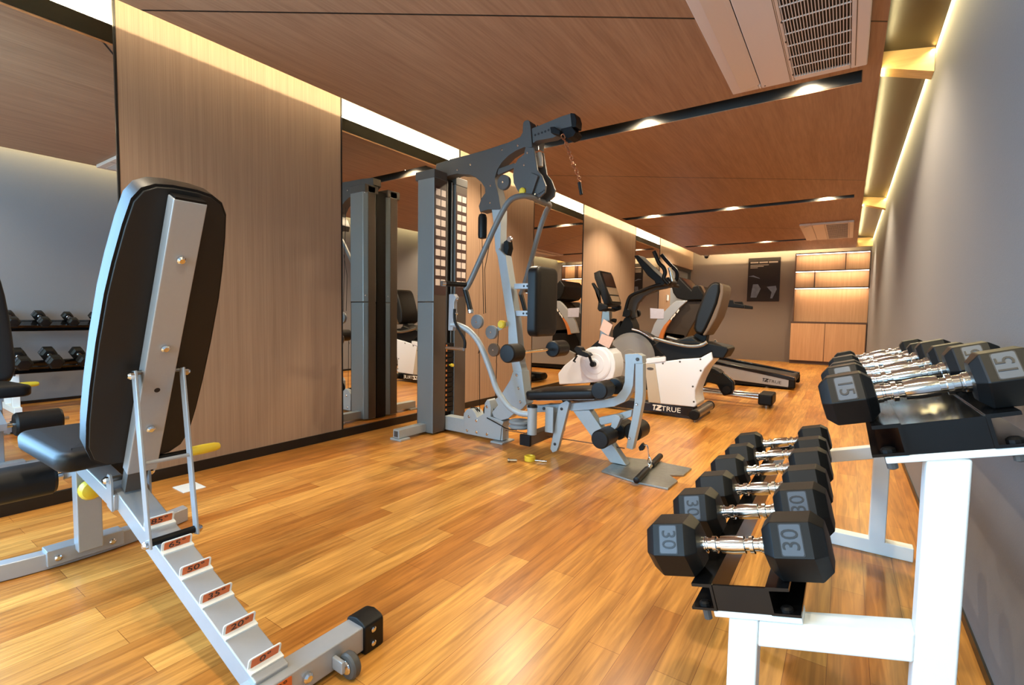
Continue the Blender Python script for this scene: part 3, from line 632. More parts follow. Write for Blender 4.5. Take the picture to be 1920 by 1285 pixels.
# top boom, cut from plate
N0, N1 = 2.896, 2.984
boom = [(-2.749,2.144),(-2.596,2.156),(-2.406,2.160),(-2.248,2.167),(-2.047,2.184),(-1.948,2.203),(-1.927,2.230),(-1.925,2.292),(-1.912,2.306),(-1.888,2.308),(-1.872,2.297),(-1.861,2.257),(-1.845,2.113),(-1.890,2.116),(-1.908,2.127),(-1.981,2.114),(-2.045,2.091),(-2.103,2.053),(-2.143,2.007),(-2.162,1.956),(-2.158,1.914),(-2.140,1.864),(-2.124,1.808),(-2.106,1.717),(-2.139,1.719),(-2.225,1.728),(-2.296,1.718),(-2.311,1.763),(-2.285,1.822),(-2.251,1.854),(-2.255,1.891),(-2.291,1.938),(-2.347,1.982),(-2.404,2.008),(-2.499,2.026),(-2.523,2.034),(-2.606,2.033),(-2.661,2.023),(-2.755,2.082)]
boom = [(x, min(z, 2.36)) for x, z in boom]
MB().prism(boom, N0, N1).build('boom', 'dark_grey', t, bev=0.004, ang=28)
for x, z in [(-2.101,2.141),(-1.964,2.146),(-2.393,2.081),(-2.201,1.899),(-2.203,1.776),(-2.523,2.060),(-2.391,2.079),(-2.108,1.431)]:
    MB().bolt((x, N0, z), (0, -1, 0), 0.008, 0.007).build('bolt', 'chrome', t)
# press sector plate in front of the boom
sect = [(-1.883,2.111),(-1.815,2.099),(-1.797,2.013),(-1.782,1.943),(-1.744,1.899),(-1.713,1.828),(-1.719,1.785),(-1.761,1.756),(-1.834,1.748),(-1.876,1.765),(-1.911,1.786),(-1.947,1.831),(-1.976,1.881),(-1.984,1.939),(-1.975,2.001),(-1.944,2.042),(-1.893,2.068)]
MB().prism(sect, 2.868, 2.886).build('press_sector', 'dark_grey', t, bev=0.003, ang=28)
MB().prism(sect, 2.994, 3.012).build('press_sector', 'dark_grey', t, bev=0.003, ang=28)
bl = [(-1.854,1.752),(-1.882,1.778),(-1.817,1.926),(-1.763,1.896),(-1.820,1.753)]
MB().prism(bl, 2.846, 2.867).build('sector_link', 'dark_grey', t, bev=0.003)
for x, z in [(-1.890,1.991),(-1.794,1.781),(-1.817,1.775),(-1.827,1.748),(-1.864,2.071)]:
    MB().bolt((x, 2.868, z), (0, -1, 0), 0.008, 0.008).build('bolt', 'chrome', t)
for u in [(-1.780,1.777),(-1.763,1.781),(-1.749,1.786),(-1.736,1.791),(-1.724,1.798)]:
    MB().lathe((u[0], 2.866, u[1]), (0, -1, 0), ((0, 0.0055), (0.002, 0.0055)), 8).build('sector_hole', 'ink', t, smooth=False)
yk = [(-1.882,1.807)][0]
MB().lathe((yk[0], 2.868, yk[1]), (0, -1, 0), ((0, 0.012), (0.006, 0.026), (0.035, 0.024), (0.042, 0.014)), 16).build('sector_knob', 'yellow', t, label='yellow knob on the press pivot')
la = [(-2.149,1.981),(-2.139,2.015),(-2.000,2.034),(-1.978,2.005),(-2.138,1.971)]
MB().prism(la, 2.905, 2.93).build('link_arm', 'dark_grey', t, bev=0.003)
# pulldown head
hd = [(-1.846,2.143),(-1.858,2.246),(-1.801,2.254),(-1.621,2.280),(-1.556,2.283),(-1.542,2.189),(-1.688,2.151),(-1.819,2.155)]
hd = [(x, min(z, 2.37)) for x, z in hd]
MB().prism(hd, 2.905, 2.975).build('pulldown_beam', 'dark_grey', t, bev=0.004, ang=28)
hc = [(-1.556,2.284),(-1.523,2.274),(-1.508,2.230),(-1.511,2.185),(-1.542,2.189)]
MB().prism([(x, min(z, 2.375)) for x, z in hc], 2.898, 2.982).build('beam_cap', 'black', t, bev=0.004)
gs = [(-1.867,2.299),(-1.788,2.243),(-1.832,2.233),(-1.843,2.121)]
MB().prism(gs, 2.984, 3.05).build('head_gusset', 'dark_grey', t, bev=0.002)
pb = [(-1.619,2.193),(-1.539,2.193),(-1.507,2.150),(-1.525,2.127),(-1.567,2.119),(-1.612,2.154)]
MB().prism(pb, 2.89, 2.99).build('pulley_block', 'black', t, bev=0.004)
pb2 = [(-1.687,2.209),(-1.652,2.204),(-1.606,2.168),(-1.610,2.140),(-1.677,2.166)]
MB().prism(pb2, 2.86, 2.93).build('cable_stop', 'black', t, bev=0.006)
MB().text('POWER', 0.042, (lambda p: (p[0], 2.9035, p[1]))([(-1.773,2.202)][0]), (0.93, 0, 0.36), (-0.36, 0, 0.93), 0.0006, 1.3).build('lettering', 'ink', t, smooth=False) if False else None
hm = [(-1.827,2.195),(-1.800,2.198),(-1.773,2.201),(-1.747,2.204),(-1.721,2.208)]
for x, z in hm: MB().lathe((x, 2.905, z), (0, -1, 0), ((0, 0.008), (0.0015, 0.008)), 10).build('beam_hole', 'ink', t, smooth=False)
wr = [(-1.818,2.082),(-1.807,2.035),(-1.806,1.989)]
MB().tube(pxz(wr, 2.945), 0.020).build('boom_pulley_roller', 'beige_pl', t)
# inclined post, lower gusset, base
post = [(-2.140,1.864),(-2.106,1.717),(-2.108,1.423),(-2.059,1.380),(-1.962,0.925),(-1.920,0.613),(-1.899,0.551),(-1.873,0.402),(-1.855,0.319),(-1.934,0.309),(-1.978,0.545),(-2.024,0.730),(-2.027,0.863),(-2.133,1.384),(-2.153,1.425),(-2.173,1.621),(-2.192,1.729),(-2.165,1.777)]
MB().prism(post, N0+0.004, N1-0.004).build('main_post', 'grey_paint', t, bev=0.004, ang=28)
gus = [(-1.974,0.539),(-1.895,0.552),(-1.873,0.416),(-1.851,0.320),(-1.882,0.283),(-1.960,0.233),(-2.008,0.193),(-2.073,0.171),(-2.141,0.189),(-2.155,0.222),(-2.101,0.283),(-2.127,0.321),(-2.085,0.360),(-2.061,0.383),(-1.997,0.477)]
MB().prism(gus, 2.890, 2.990).build('post_gusset', 'grey_paint', t, bev=0.004, ang=28)
for x, z in [(-1.936,0.522),(-1.919,0.428),(-1.900,0.331)]: MB().bolt((x, 2.890, z), (0, -1, 0), 0.011, 0.009).build('bolt', 'chrome', t)
for x, z in [(-1.986,0.642)]: MB().bolt((x, N0, z), (0, -1, 0), 0.008, 0.006).build('bolt', 'chrome', t)
MB().box(-2.64, -2.06, 2.900, 2.980, 0.018, 0.130).build('base_beam', 'grey_paint', t, bev=0.004)
base = [(-2.429,0.107),(-2.434,0.135),(-2.430,0.179),(-2.398,0.215),(-2.353,0.224),(-2.316,0.194),(-2.298,0.161),(-2.229,0.205),(-2.226,0.282),(-2.203,0.313),(-2.182,0.308),(-2.168,0.261),(-2.167,0.185),(-2.107,0.180),(-2.048,0.164),(-2.068,0.110),(-2.077,0.019),(-2.428,0.020)]
base = [(x, max(z, 0.012)) for x, z in base]
MB().prism(base, 2.890, 2.990).build('base_bracket', 'grey_paint', t, bev=0.004, ang=28)
for x, z in [(-2.375,0.161),(-2.302,0.139),(-2.391,0.051),(-2.296,0.051),(-2.197,0.050),(-2.201,0.259)]: MB().bolt((x, 2.890, z), (0, -1, 0), 0.011, 0.009).build('bolt', 'chrome', t)
MB().box(-2.145, -2.035, 2.86, 3.02, 0.0, 0.012).build('foot_plate', 'grey_paint', t, bev=0.002)
bp = [(-2.356,0.173),(-2.203,0.214)]
for x, z in bp: MB().lathe((x-0.01, 2.925, z), (0, 1, 0), ((0, 0.05), (0.004, 0.056), (0.015, 0.048), (0.026, 0.056), (0.03, 0.05)), 24).build('base_pulley', 'black', t)
# seat frame that bends up to the leg pivot
sf = [(-1.858,0.308),(-1.773,0.315),(-1.577,0.351),(-1.507,0.362),(-1.374,0.390),(-1.239,0.421),(-1.183,0.447),(-1.144,0.497),(-1.130,0.544),(-1.130,0.666),(-1.134,0.719),(-1.050,0.727),(-1.022,0.714),(-1.018,0.670),(-1.070,0.663),(-1.075,0.527),(-1.089,0.480),(-1.126,0.419),(-1.197,0.380),(-1.364,0.339),(-1.505,0.312),(-1.503,0.317),(-1.772,0.268),(-1.849,0.253)]
MB().prism(sf, 2.905, 2.975).build('seat_frame', 'grey_paint', t, bev=0.004, ang=28)
for x, z in [(-1.713,0.303),(-1.575,0.318),(-1.051,0.693)]: MB().bolt((x, 2.905, z), (0, -1, 0), 0.011, 0.009).build('bolt', 'dark_grey', t)
st = [(-1.576,0.353),(-1.517,0.388),(-1.496,0.374),(-1.572,0.065),(-1.586,0.031),(-1.617,0.015),(-1.636,0.038)]
st = [(x, max(z, 0.004)) for x, z in st]
MB().prism(st, 2.868, 2.903).build('front_strut', 'grey_paint', t, bev=0.003)
for x, z in [(-1.553,0.326),(-1.599,0.078)]: MB().bolt((x, 2.868, z), (0, -1, 0), 0.010, 0.006).build('bolt', 'ink', t)
fb = [(-1.487,0.314),(-1.368,0.335),(-1.101,0.004),(-1.210,-0.001)]
fb = [(x, max(z, 0.014)) for x, z in fb]
MB().prism(fb, 2.905, 2.975).build('front_leg', 'grey_paint', t, bev=0.004)
fp = [(-1.192,2.727),(-1.201,3.101),(-1.134,3.101),(-1.029,3.131),(-0.756,3.118),(-0.761,2.957),(-0.831,2.904),(-0.760,2.826),(-0.768,2.669),(-0.956,2.665)]
MB().prism(fp, 0.0, 0.012, 'xy').build('tread_plate', 'galv', t, bev=0.002, label='flat steel tread plate on the floor')
# leg developer
ld = [(-1.062,0.668),(-1.011,0.671),(-1.005,0.499),(-1.007,0.439),(-1.029,0.295),(-1.045,0.210),(-1.062,0.124),(-1.104,0.130),(-1.089,0.233),(-1.072,0.326),(-1.060,0.418),(-1.058,0.493)]
MB().prism(ld, 2.895, 2.950).build('leg_arm', 'grey_paint', t, bev=0.004, ang=28)
lk = [(-1.304,0.292),(-1.180,0.332),(-1.079,0.374),(-1.084,0.328),(-1.138,0.299),(-1.170,0.285),(-1.284,0.245),(-1.297,0.257)]
MB().prism(lk, 2.915, 2.965).build('leg_link', 'grey_paint', t, bev=0.004)
rh = [(-1.187,0.311),(-1.167,0.338),(-1.143,0.336),(-1.132,0.318),(-1.153,0.262),(-1.169,0.244),(-1.197,0.251)]
MB().prism(rh, 2.86, 2.91).build('roller_bracket', 'grey_paint', t, bev=0.004)
for x, z in [(-1.084,0.196),(-1.044,0.414)]: MB().bolt((x, 2.895, z), (0, -1, 0), 0.009, 0.007).build('bolt', 'chrome', t)
def roller(x, z, ya, yb, r, m='vinyl', lab=None):
    return MB().lathe((x, ya, z), (0, 1, 0), ((0, r*0.55), (0.001, r*0.88), (0.010, r), (yb-ya-0.010, r), (yb-ya-0.001, r*0.88), (yb-ya, r*0.55)), 28).build('foam_roller', m, t, lab)
rA = [(-1.206,0.202)][0]
MB().cyl((rA[0], 2.73, rA[1]), (rA[0], 3.16, rA[1]), 0.010).build('roller_bar', 'steel', t)
roller(rA[0], rA[1], 2.715, 2.885, 0.058); roller(rA[0], rA[1], 2.985, 3.165, 0.058)
rB = [(-1.072,0.197)][0]
roller(rB[0]-0.02, rB[1]+0.02, 2.965, 3.14, 0.060)
MB().cyl((-1.235, 2.76, 0.4975), (-1.235, 3.12, 0.4975), 0.010).build('roller_bar', 'steel', t)
roller(-1.232, 0.4975, 2.745, 2.880, 0.055); roller(-1.232, 0.4975, 2.990, 3.135, 0.055)
MB().cyl((-1.808, 2.60, 0.702), (-1.808, 3.28, 0.702), 0.011).build('roller_bar', 'chrome', t)
roller(-1.808, 0.702, 2.575, 2.715, 0.062); roller(-1.808, 0.702, 3.165, 3.345, 0.062)
# seat and back pad
sa = Vector((-1.815, GY, 0.392)); SU = Vector((0.990, 0, 0.128)).normalized(); SN = Vector((-0.128, 0, 0.990)).normalized()
so2 = [(p[0], p[1]) for p in rrect(0.275, 0, 0.272, 0.150, 0.05)]
MB().cushion(so2, sa, SU, DY, SN, -0.030, 0.034, 0.020, True).build('seat_pad', 'vinyl', t, ang=60)
MB().obox(sa + SU*0.27 + SN*(-0.036), SU, DY, SN, 0.22, 0.06, 0.006).build('seat_plate', 'steel', t)
pz0, pz1 = 0.805, 1.292
pout = rrect(2.962, (pz0+pz1)/2, 0.152, (pz1-pz0)/2, 0.055)
MB().cushion(pout, (-1.800, 0, 0), (0, 1, 0), (0, 0, 1), (1, 0, 0), 0.0, 0.066, 0.024).build('back_pad', 'vinyl', t, ang=60)
MB().slab(rrect(2.962, (pz0+pz1)/2, 0.147, (pz1-pz0)/2-0.005, 0.05), (-1.800, 0, 0), (0, 1, 0), (0, 0, 1), (1, 0, 0), -0.008, 0.001).build('pad_board', 'board', t)
for zz in (0.965, 1.160):
    sb = MB().box(-1.99, -1.806, 2.915, 2.955, zz-0.020, zz+0.020).build('pad_bar', 'silver_paint', t, bev=0.003)
    for k in range(3): MB().lathe((-1.905+0.028*k, 2.915, zz), (0, -1, 0), ((0, 0.008), (0.001, 0.008)), 10).build('adjust_hole', 'ink', sb, smooth=False)
yk = [(-2.055,0.883)][0]
MB().lathe((yk[0], 2.90, yk[1]), (0, -1, 0), ((0, 0.012), (0.02, 0.012), (0.021, 0.028), (0.05, 0.030), (0.058, 0.022)), 18).build('pad_knob', 'yellow', t, label='yellow adjusting knob behind the back pad')
# press arms: one bent tube, two sides
for sg, nm in ((-1, 'near'), (1, 'far')):
    yy = lambda d: GY + sg*d
    tb = [(-1.800, yy(0.0), 1.748), (-1.795, yy(0.10), 1.752), (-1.830, yy(0.18), 1.752), (-1.895, yy(0.235), 1.715), (-1.965, yy(0.265), 1.590), (-2.065, yy(0.305), 1.360), (-2.140, yy(0.335), 1.185), (-2.178, yy(0.347), 1.120)]
    a_ = MB().tube(tb, 0.0195).build('press_arm', 'mid_grey', t)
    MB().tube([(-2.178, yy(0.347), 1.125), (-2.150, yy(0.347), 1.045), (-2.130, yy(0.347), 0.980)], 0.0185, smooth=3).build('grip', 'rubber', a_)
    MB().cyl((-2.130, yy(0.347), 0.982), (-2.125, yy(0.347), 0.962), 0.0205).build('grip_end', 'chrome', a_)
    h0 = Vector((-2.165, yy(0.345), 1.155))
    MB().cyl(h0, h0 + Vector((-0.055, sg*0.16, 0.0)), 0.017).build('grip', 'rubber', a_)
    MB().cyl(h0 + Vector((-0.055, sg*0.16, 0)), h0 + Vector((-0.064, sg*0.184, 0)), 0.019).build('grip_end', 'chrome', a_)
# curved fly arm with vertical pivot
vt = MB().cyl((-1.715, 2.755, 0.150), (-1.715, 2.755, 0.335), 0.032).build('fly_pivot', 'grey_paint', t)
MB().cyl((-1.715, 2.755, 0.335), (-1.715, 2.755, 0.350), 0.035, 0.030).build('pivot_cap', 'black', vt)
MB().tube([(-1.735, 2.752, 0.285), (-1.81, 2.745, 0.285), (-1.885, 2.735, 0.315), (-1.935, 2.725, 0.365), (-1.985, 2.71, 0.440), (-2.035, 2.70, 0.570), (-2.085, 2.68, 0.700), (-2.125, 2.665, 0.775), (-2.185, 2.64, 0.840), (-2.26, 2.615, 0.875), (-2.31, 2.60, 0.880)], 0.0205).build('fly_arm', 'grey_paint', t)
hb = [(-2.327,1.093),(-2.282,1.093),(-2.261,1.070),(-2.280,1.035),(-2.280,0.959),(-2.291,0.836),(-2.332,0.835)]
fh = MB().prism(hb, 2.592, 2.628).build('fly_handle_bracket', 'silver_paint', t, bev=0.003)
MB().tube([(x, 2.59, z) for x, z in [(-2.271,0.989),(-2.263,0.895),(-2.181,0.782),(-2.173,0.718)]], 0.010).build('fly_handle_rod', 'black', fh)
q = [(-2.180,0.709),(-2.339,0.711)]
MB().cyl((q[0][0], 2.585, q[0][1]), (q[1][0], 2.585, q[1][1]), 0.012).build('fly_handle_grip', 'chrome', fh)
for x, z in [(-2.248,1.058),(-2.251,0.957)]: MB().bolt((x, 2.592, z), (0, -1, 0), 0.010, 0.012).build('bolt', 'chrome', fh)
MB().box(-1.775, -1.70, 2.72, 3.16, 0.080, 0.150).build('pivot_crossbar', 'brown_pl', t, bev=0.004)
MB().box(-1.778, -1.697, 2.700, 2.722, 0.078, 0.152).build('crossbar_cap', 'black', t, bev=0.003)
for yy in (2.84, 2.93): MB().box(-1.66, -1.60, yy-0.006, yy+0.006, 0.16, 0.335).build('seat_bracket', 'grey_paint', t)
MB().box(-1.70, -1.58, 2.90, 2.98, 0.15, 0.335).build('seat_stem', 'grey_paint', t, bev=0.004)
MB().lathe((-1.845, 2.80, 0.168), (0, 0, 1), ((0, 0.07), (0.01, 0.078), (0.024, 0.066), (0.04, 0.078), (0.052, 0.070), (0.060, 0.02)), 28).build('swivel_pulley', 'pulley', t)
# pulleys and cables
def pulley(x, y, z, r, m='pulley'):
    MB().lathe((x, y, z), (0, 1, 0), ((0, r*0.92), (0.003, r), (0.008, r*0.98), (0.014, r*0.86), (0.020, r*0.98), (0.026, r), (0.029, r*0.92)), 28).build('pulley', m, t)
    MB().bolt((x, y, z), (0, -1, 0), 0.008, 0.006).build('bolt', 'chrome', t)
for (c, r, yv, m) in (([(-2.308,0.897)][0], 0.054, 2.88, 'pulley'), ([(-2.192,0.820)][0], 0.052, 2.91, 'pulley'), ([(-2.191,0.686)][0], 0.051, 2.94, 'brown_pl'), ([(-2.063,1.898)][0], 0.053, 2.860, 'dark_grey')):
    pulley(c[0], yv, c[1], r, m)
lk = [(-2.172,0.834),(-2.111,0.866)]
MB().beam((lk[0][0], 2.942, lk[0][1]), (lk[1][0]+0.05, 2.942, lk[1][1]+0.02), (0, 1, 0), 0.008, 0.03).build('pulley_link', 'grey_paint', t)
for pts, yv in (([(-2.320,1.935),(-2.300,1.508),(-2.276,0.957)], 2.93), ([(-2.247,1.504),(-2.296,1.296),(-2.280,0.963)], 2.96), ([(-2.148,0.834),(-2.164,0.593),(-2.161,0.582),(-2.169,0.311)], 2.95), ([(-2.340,0.649),(-2.329,0.676),(-2.317,0.187)], 2.95)):
    MB().tube(pxz(pts, yv), 0.0025, n=6, smooth=0).build('cable', 'black', t)
MB().tube(pxz([(-2.063,0.091),(-1.130,0.113)], 2.94), 0.0035, n=8, smooth=0).build('cable', 'shelf_edge', t)
cs = [(-2.197,0.175),(-2.052,0.146),(-1.969,0.137),(-1.866,0.149)]
MB().tube([(x, 2.885 - 0.03*i, z) for i, (x, z) in enumerate(cs)], 0.004, n=8).build('cable', 'black', t)
gp = [(-2.254,1.696),(-2.251,1.512)]
MB().lathe((gp[1][0], 2.87, gp[1][1]), (0, 0, 1), ((0, 0.012), (0.006, 0.030), (0.03, 0.033), (gp[0][1]-gp[1][1]-0.03, 0.033), (gp[0][1]-gp[1][1]-0.006, 0.026), (gp[0][1]-gp[1][1], 0.012)), 20).build('cable_stopper', 'rubber', t)
bk = [(-2.100,1.488),(-2.064,1.506),(-2.052,1.442),(-2.072,1.376),(-2.099,1.420)]
MB().prism(bk, 2.93, 2.99).build('high_pulley_housing', 'black', t, bev=0.004)
q = [(-2.024,1.497)][0]
MB().lathe((q[0], 2.925, q[1]), (0, -1, 0), ((0, 0.008), (0.02, 0.008), (0.022, 0.022), (0.034, 0.018)), 14).build('pop_pin', 'chrome', t)

# things clipped to or lying beside the multi gym
ch = [(-1.583,2.134),(-1.555,2.079),(-1.533,2.017),(-1.514,1.983),(-1.501,1.938),(-1.476,1.893),(-1.456,1.843),(-1.444,1.815)]
t = thing('strap_chain', 'coppery clip and chain hanging from the top pulley of the multi gym', 'chain', (ch[0][0], 2.845, ch[0][1]))
k = 0
for (a, b) in zip(ch, ch[1:]):
    A = Vector((a[0], 2.845, a[1])); B = Vector((b[0], 2.845, b[1])); d = (B-A); L_ = d.length; n_ = 2 if L_ > 0.03 else 1
    for j in range(n_):
        p = A + d*(j/n_); q2 = A + d*((j+1.15)/n_); s_ = Vector((0, 1, 0)) if k % 2 else Vector((d.z, 0, -d.x)).normalized(); dn = d.normalized(); w = 0.0095
        MB().tube([p, p+dn*0.004+s_*w, q2-dn*0.004+s_*w, q2, q2-dn*0.004-s_*w, p+dn*0.004-s_*w, p], 0.0036, n=8, smooth=2).build('link', 'copper', t); k += 1
e = [(-1.450,1.808),(-1.433,1.729)]
MB().cyl((e[0][0], 2.845, e[0][1]), (e[1][0], 2.845, e[1][1]), 0.011).build('end_grip', 'rubber', t)

hp = [(-0.936,2.628),(-0.979,3.197)]
t = thing('cable_bar', 'short black cable bar with chrome swivel lying across the tread plate', 'bar', (hp[0][0], hp[0][1], 0.012))
a, b = Vector((hp[0][0], hp[0][1], 0.031)), Vector((hp[1][0], hp[1][1], 0.031)); dv = (b-a)
MB().cyl(a+dv*0.40, a+dv*0.60, 0.013).build('bar_centre', 'chrome', t)
for f0, f1 in ((0.0, 0.42), (0.58, 1.0)):
    MB().lathe(a+dv*f0, dv, ((0, 0.012), (0.004, 0.019), (dv.length*(f1-f0)-0.004, 0.019), (dv.length*(f1-f0), 0.013)), 18).build('grip', 'rubber', t)
m0 = a+dv*0.5
MB().tube([m0+Vector((0, 0, 0.012)), m0+Vector((-0.012, 0, 0.035)), m0+Vector((0, 0, 0.062)), m0+Vector((0.012, 0, 0.035)), m0+Vector((0, 0, 0.012))], 0.004, n=8).build('swivel', 'chrome', t)
tp = [(-1.012,0.152),(-0.981,0.157),(-0.968,0.091)]
MB().tube([m0+Vector((0, 0, 0.06)), (tp[2][0], 2.93, tp[2][1]), (tp[1][0], 2.93, tp[1][1]), (tp[0][0], 2.93, tp[0][1])], 0.0045, n=8).build('clip', 'chrome', t)
bk2 = [(-1.034,0.140),(-1.012,0.171),(-0.995,0.154),(-1.003,0.126),(-1.026,0.119)]
MB().prism(bk2, 2.92, 2.95).build('cable_end', 'black', t, bev=0.003)

t = thing('tape_roll', 'small yellow roll lying on the floor under the multi gym seat', 'tape', (-1.668, 2.660, 0))
MB().lathe((-1.668, 2.660, 0), (0, 0, 1), ((0, 0.034), (0.003, 0.037), (0.030, 0.037), (0.034, 0.033), (0.034, 0.024), (0.028, 0.022)), 24).build('roll', 'yellow', t)
t = thing('bolt', 'loose dark bolt lying on the floor left of the yellow roll', 'bolt', (-1.745, 2.565, 0))
MB().lathe((-1.765, 2.545, 0.013), (0.8, 0.5, 0), ((0, 0.013), (0.012, 0.013), (0.013, 0.009), (0.06, 0.009)), 8).build('shank', 'steel', t)
t = thing('selector_rod', 'short chrome rod lying on the floor right of the yellow roll', 'rod', (-1.585, 2.69, 0))
MB().lathe((-1.640, 2.665, 0.007), (0.92, 0.36, 0), ((0, 0.003), (0.01, 0.0065), (0.075, 0.0065), (0.078, 0.004), (0.084, 0.004)), 12).build('shaft', 'chrome', t)

# ------------------------------------------------------------------ recumbent bike
def logo(mb, c, ex, ey, size, depth=0.0008):
    """maker's mark (slanted arrow-like pair of strokes) followed by the lettering"""
    ex, ey = Vector(ex).normalized(), Vector(ey).normalized(); ez = ex.cross(ey); c = Vector(c); s = size
    mb.text('TRUE', s*1.15, c + ex*s*0.75, ex, ey, depth, 1.15)
    o = c - ex*s*1.75 - ey*s*0.42
    for pts in ([(-0.55, 0.95), (0.10, 0.95), (0.0, 0.72), (-0.16, 0.72), (-0.22, 0.0), (-0.42, 0.0), (-0.34, 0.72), (-0.55, 0.72)], [(0.12, 0.95), (0.95, 0.95), (0.88, 0.62), (0.42, 0.24), (0.98, 0.24), (0.92, 0.0), (-0.08, 0.0), (0.0, 0.26), (0.48, 0.70), (0.2, 0.70)]):
        mb.slab([(p[0]*s, p[1]*s) for p in pts], o, ex, ey, ez, -depth, depth)
    return mb
t = thing('recumbent_bike', 'white and black recumbent exercise bike with tall seat back, logo on its base tube', 'exercise bike', (-1.7, 4.85, 0))
BY = 4.66
MB().box(-2.42, -1.135, BY, BY+0.15, 0.030, 0.112).build('base_tube', 'black_gloss', t, bev=0.006)
logo(MB(), (-1.385, BY-0.001, 0.071), (1, 0, 0), (0, 0, 1), 0.058).build('logo', 'white_ink', t, smooth=False)
for xx, cap in ((-1.10, 1), (-2.42, 0)):
    ff = MB().cyl((xx, 4.575, 0.068), (xx, 5.14, 0.068), 0.044).build('cross_foot', 'steel', t)
    MB().lathe((xx, 4.578, 0.068), (0, -1, 0), ((0, 0.047), (0.035, 0.047), (0.040, 0.040)), 24).build('end_cap', 'black', ff)
    MB().lathe((xx, 5.137, 0.068), (0, 1, 0), ((0, 0.047), (0.035, 0.047), (0.040, 0.040)), 24).build('end_cap', 'black', ff)
    for yy in (4.59, 5.12): MB().cyl((xx, yy, 0.0), (xx, yy, 0.03), 0.016).build('leveling_foot', 'steel', ff)
hs = [(-1.616,0.538),(-1.579,0.550),(-1.407,0.532),(-1.254,0.562),(-1.092,0.583),(-0.996,0.646),(-0.981,0.576),(-1.047,0.489),(-1.097,0.371),(-1.125,0.280),(-1.124,0.209),(-1.106,0.151),(-1.126,0.119),(-1.434,0.112),(-1.559,0.114)]
MB().prism(hs, 4.66, 4.98).build('rear_housing', 'white_pl', t, bev=0.012, seg=3, ang=28)
bs = [(-1.608,0.492),(-1.510,0.503),(-1.442,0.124),(-1.558,0.117)]
MB().prism(bs, 4.648, 4.665).build('side_cover', 'beige_pl', t, bev=0.003)
bo = [(-1.551,0.449)]
MB().slab(ellipse(bo[0][0], bo[0][1], 0.034, 0.013, 20), (0, 4.648, 0), (1, 0, 0), (0, 0, 1), (0, -1, 0), 0, 0.002).build('badge', 'dark_grey', t, smooth=False)
for x, z in [(-1.434,0.508),(-1.274,0.536),(-1.090,0.571),(-1.084,0.467),(-1.148,0.313),(-1.134,0.171)]: MB().bolt((x, 4.661, z), (0, -1, 0), 0.009, 0.004).build('screw', 'dark_grey', t)
tp = [(-1.616,0.536),(-1.409,0.574),(-1.407,0.529),(-1.610,0.490)]
MB().prism(tp, 4.652, 4.99).build('housing_top', 'white_pl', t, bev=0.006)
sc = [(-1.415,0.573),(-1.543,0.680),(-1.470,0.720),(-1.145,0.735),(-1.020,0.723),(-0.874,0.695),(-0.856,0.676),(-0.864,0.646),(-0.893,0.589),(-0.990,0.591),(-1.000,0.642),(-1.106,0.581),(-1.409,0.528)]
MB().prism(sc, 4.67, 5.0).build('seat_carriage', 'black', t, bev=0.012, ang=28)
for pts, yv in (([(-1.518,0.749),(-1.365,0.712),(-1.204,0.688),(-1.093,0.698),(-1.036,0.731)], 4.64), ([(-1.518,0.749),(-1.365,0.712),(-1.204,0.688),(-1.093,0.698),(-1.036,0.731)], 5.04)):
    MB().tube(pxz(pts, yv), 0.017).build('seat_rail', 'steel', t)
bk = [(-1.033,1.275),(-0.989,1.283),(-0.954,1.269),(-0.955,1.193),(-0.974,1.087),(-1.013,0.973),(-1.058,0.858),(-1.093,0.793),(-1.153,0.807),(-1.176,0.854),(-1.160,0.971),(-1.113,1.125),(-1.073,1.224)]
MB().prism(bk, 4.70, 5.02).build('back_cushion', 'vinyl', t, bev=0.028, seg=4, ang=50)
bs2 = [(-0.959,1.274),(-0.933,1.261),(-0.919,1.237),(-0.921,1.162),(-0.938,1.072),(-0.969,0.959),(-1.023,0.851),(-1.064,0.784),(-1.090,0.791),(-1.056,0.858),(-1.011,0.973),(-0.972,1.087),(-0.953,1.192)]
MB().prism(bs2, 4.69, 5.03).build('back_shell', 'brown_pl', t, bev=0.02, seg=3, ang=50)
su = [(-1.173,0.806),(-1.112,0.788),(-1.074,0.786),(-1.086,0.699),(-1.146,0.696),(-1.202,0.773)]
MB().prism(su, 4.80, 4.92).build('seat_post', 'black', t, bev=0.006)
sq = [(-1.374,0.728),(-1.190,0.783),(-1.129,0.739),(-1.097,0.702),(-1.326,0.699)]
MB().prism(sq, 4.70, 5.02).build('seat_cushion', 'vinyl', t, bev=0.02, seg=3)
# front housing with pedal disc
fh = [(-2.586,0.187),(-2.605,0.308),(-2.529,0.402),(-2.386,0.520),(-2.270,0.592),(-2.133,0.633),(-2.044,0.630),(-1.965,0.567),(-1.939,0.487),(-1.936,0.405),(-1.957,0.310),(-2.056,0.275),(-2.283,0.229)]
fo = MB().prism(fh, 4.70, 4.94).build('front_housing', 'white_pl', t, bev=0.012, seg=3, ang=28)
dc = [(-2.160,0.449),(-1.979,0.462)]
rd = dc[1][0]-dc[0][0]
MB().lathe((dc[0][0], 4.702, dc[0][1]), (0, -1, 0), ((0, rd), (0.010, rd*0.985), (0.016, rd*0.90), (0.017, rd*0.62), (0.020, rd*0.58), (0.021, rd*0.30), (0.026, rd*0.27)), 40).build('pedal_disc', 'white_pl', fo, ang=20)
rim = [(-2.025,0.587),(-1.968,0.533),(-1.948,0.462),(-1.950,0.389),(-1.972,0.298),(-1.989,0.297),(-1.970,0.398),(-1.975,0.491),(-2.010,0.556)]
MB().prism(rim, 4.71, 4.96).build('rim_cover', 'brown_pl', t, bev=0.004, ang=28)
MB().cyl((dc[0][0], 4.69, dc[0][1]), (dc[0][0], 4.63, dc[0][1]), 0.028).build('crank_hub', 'black', t)
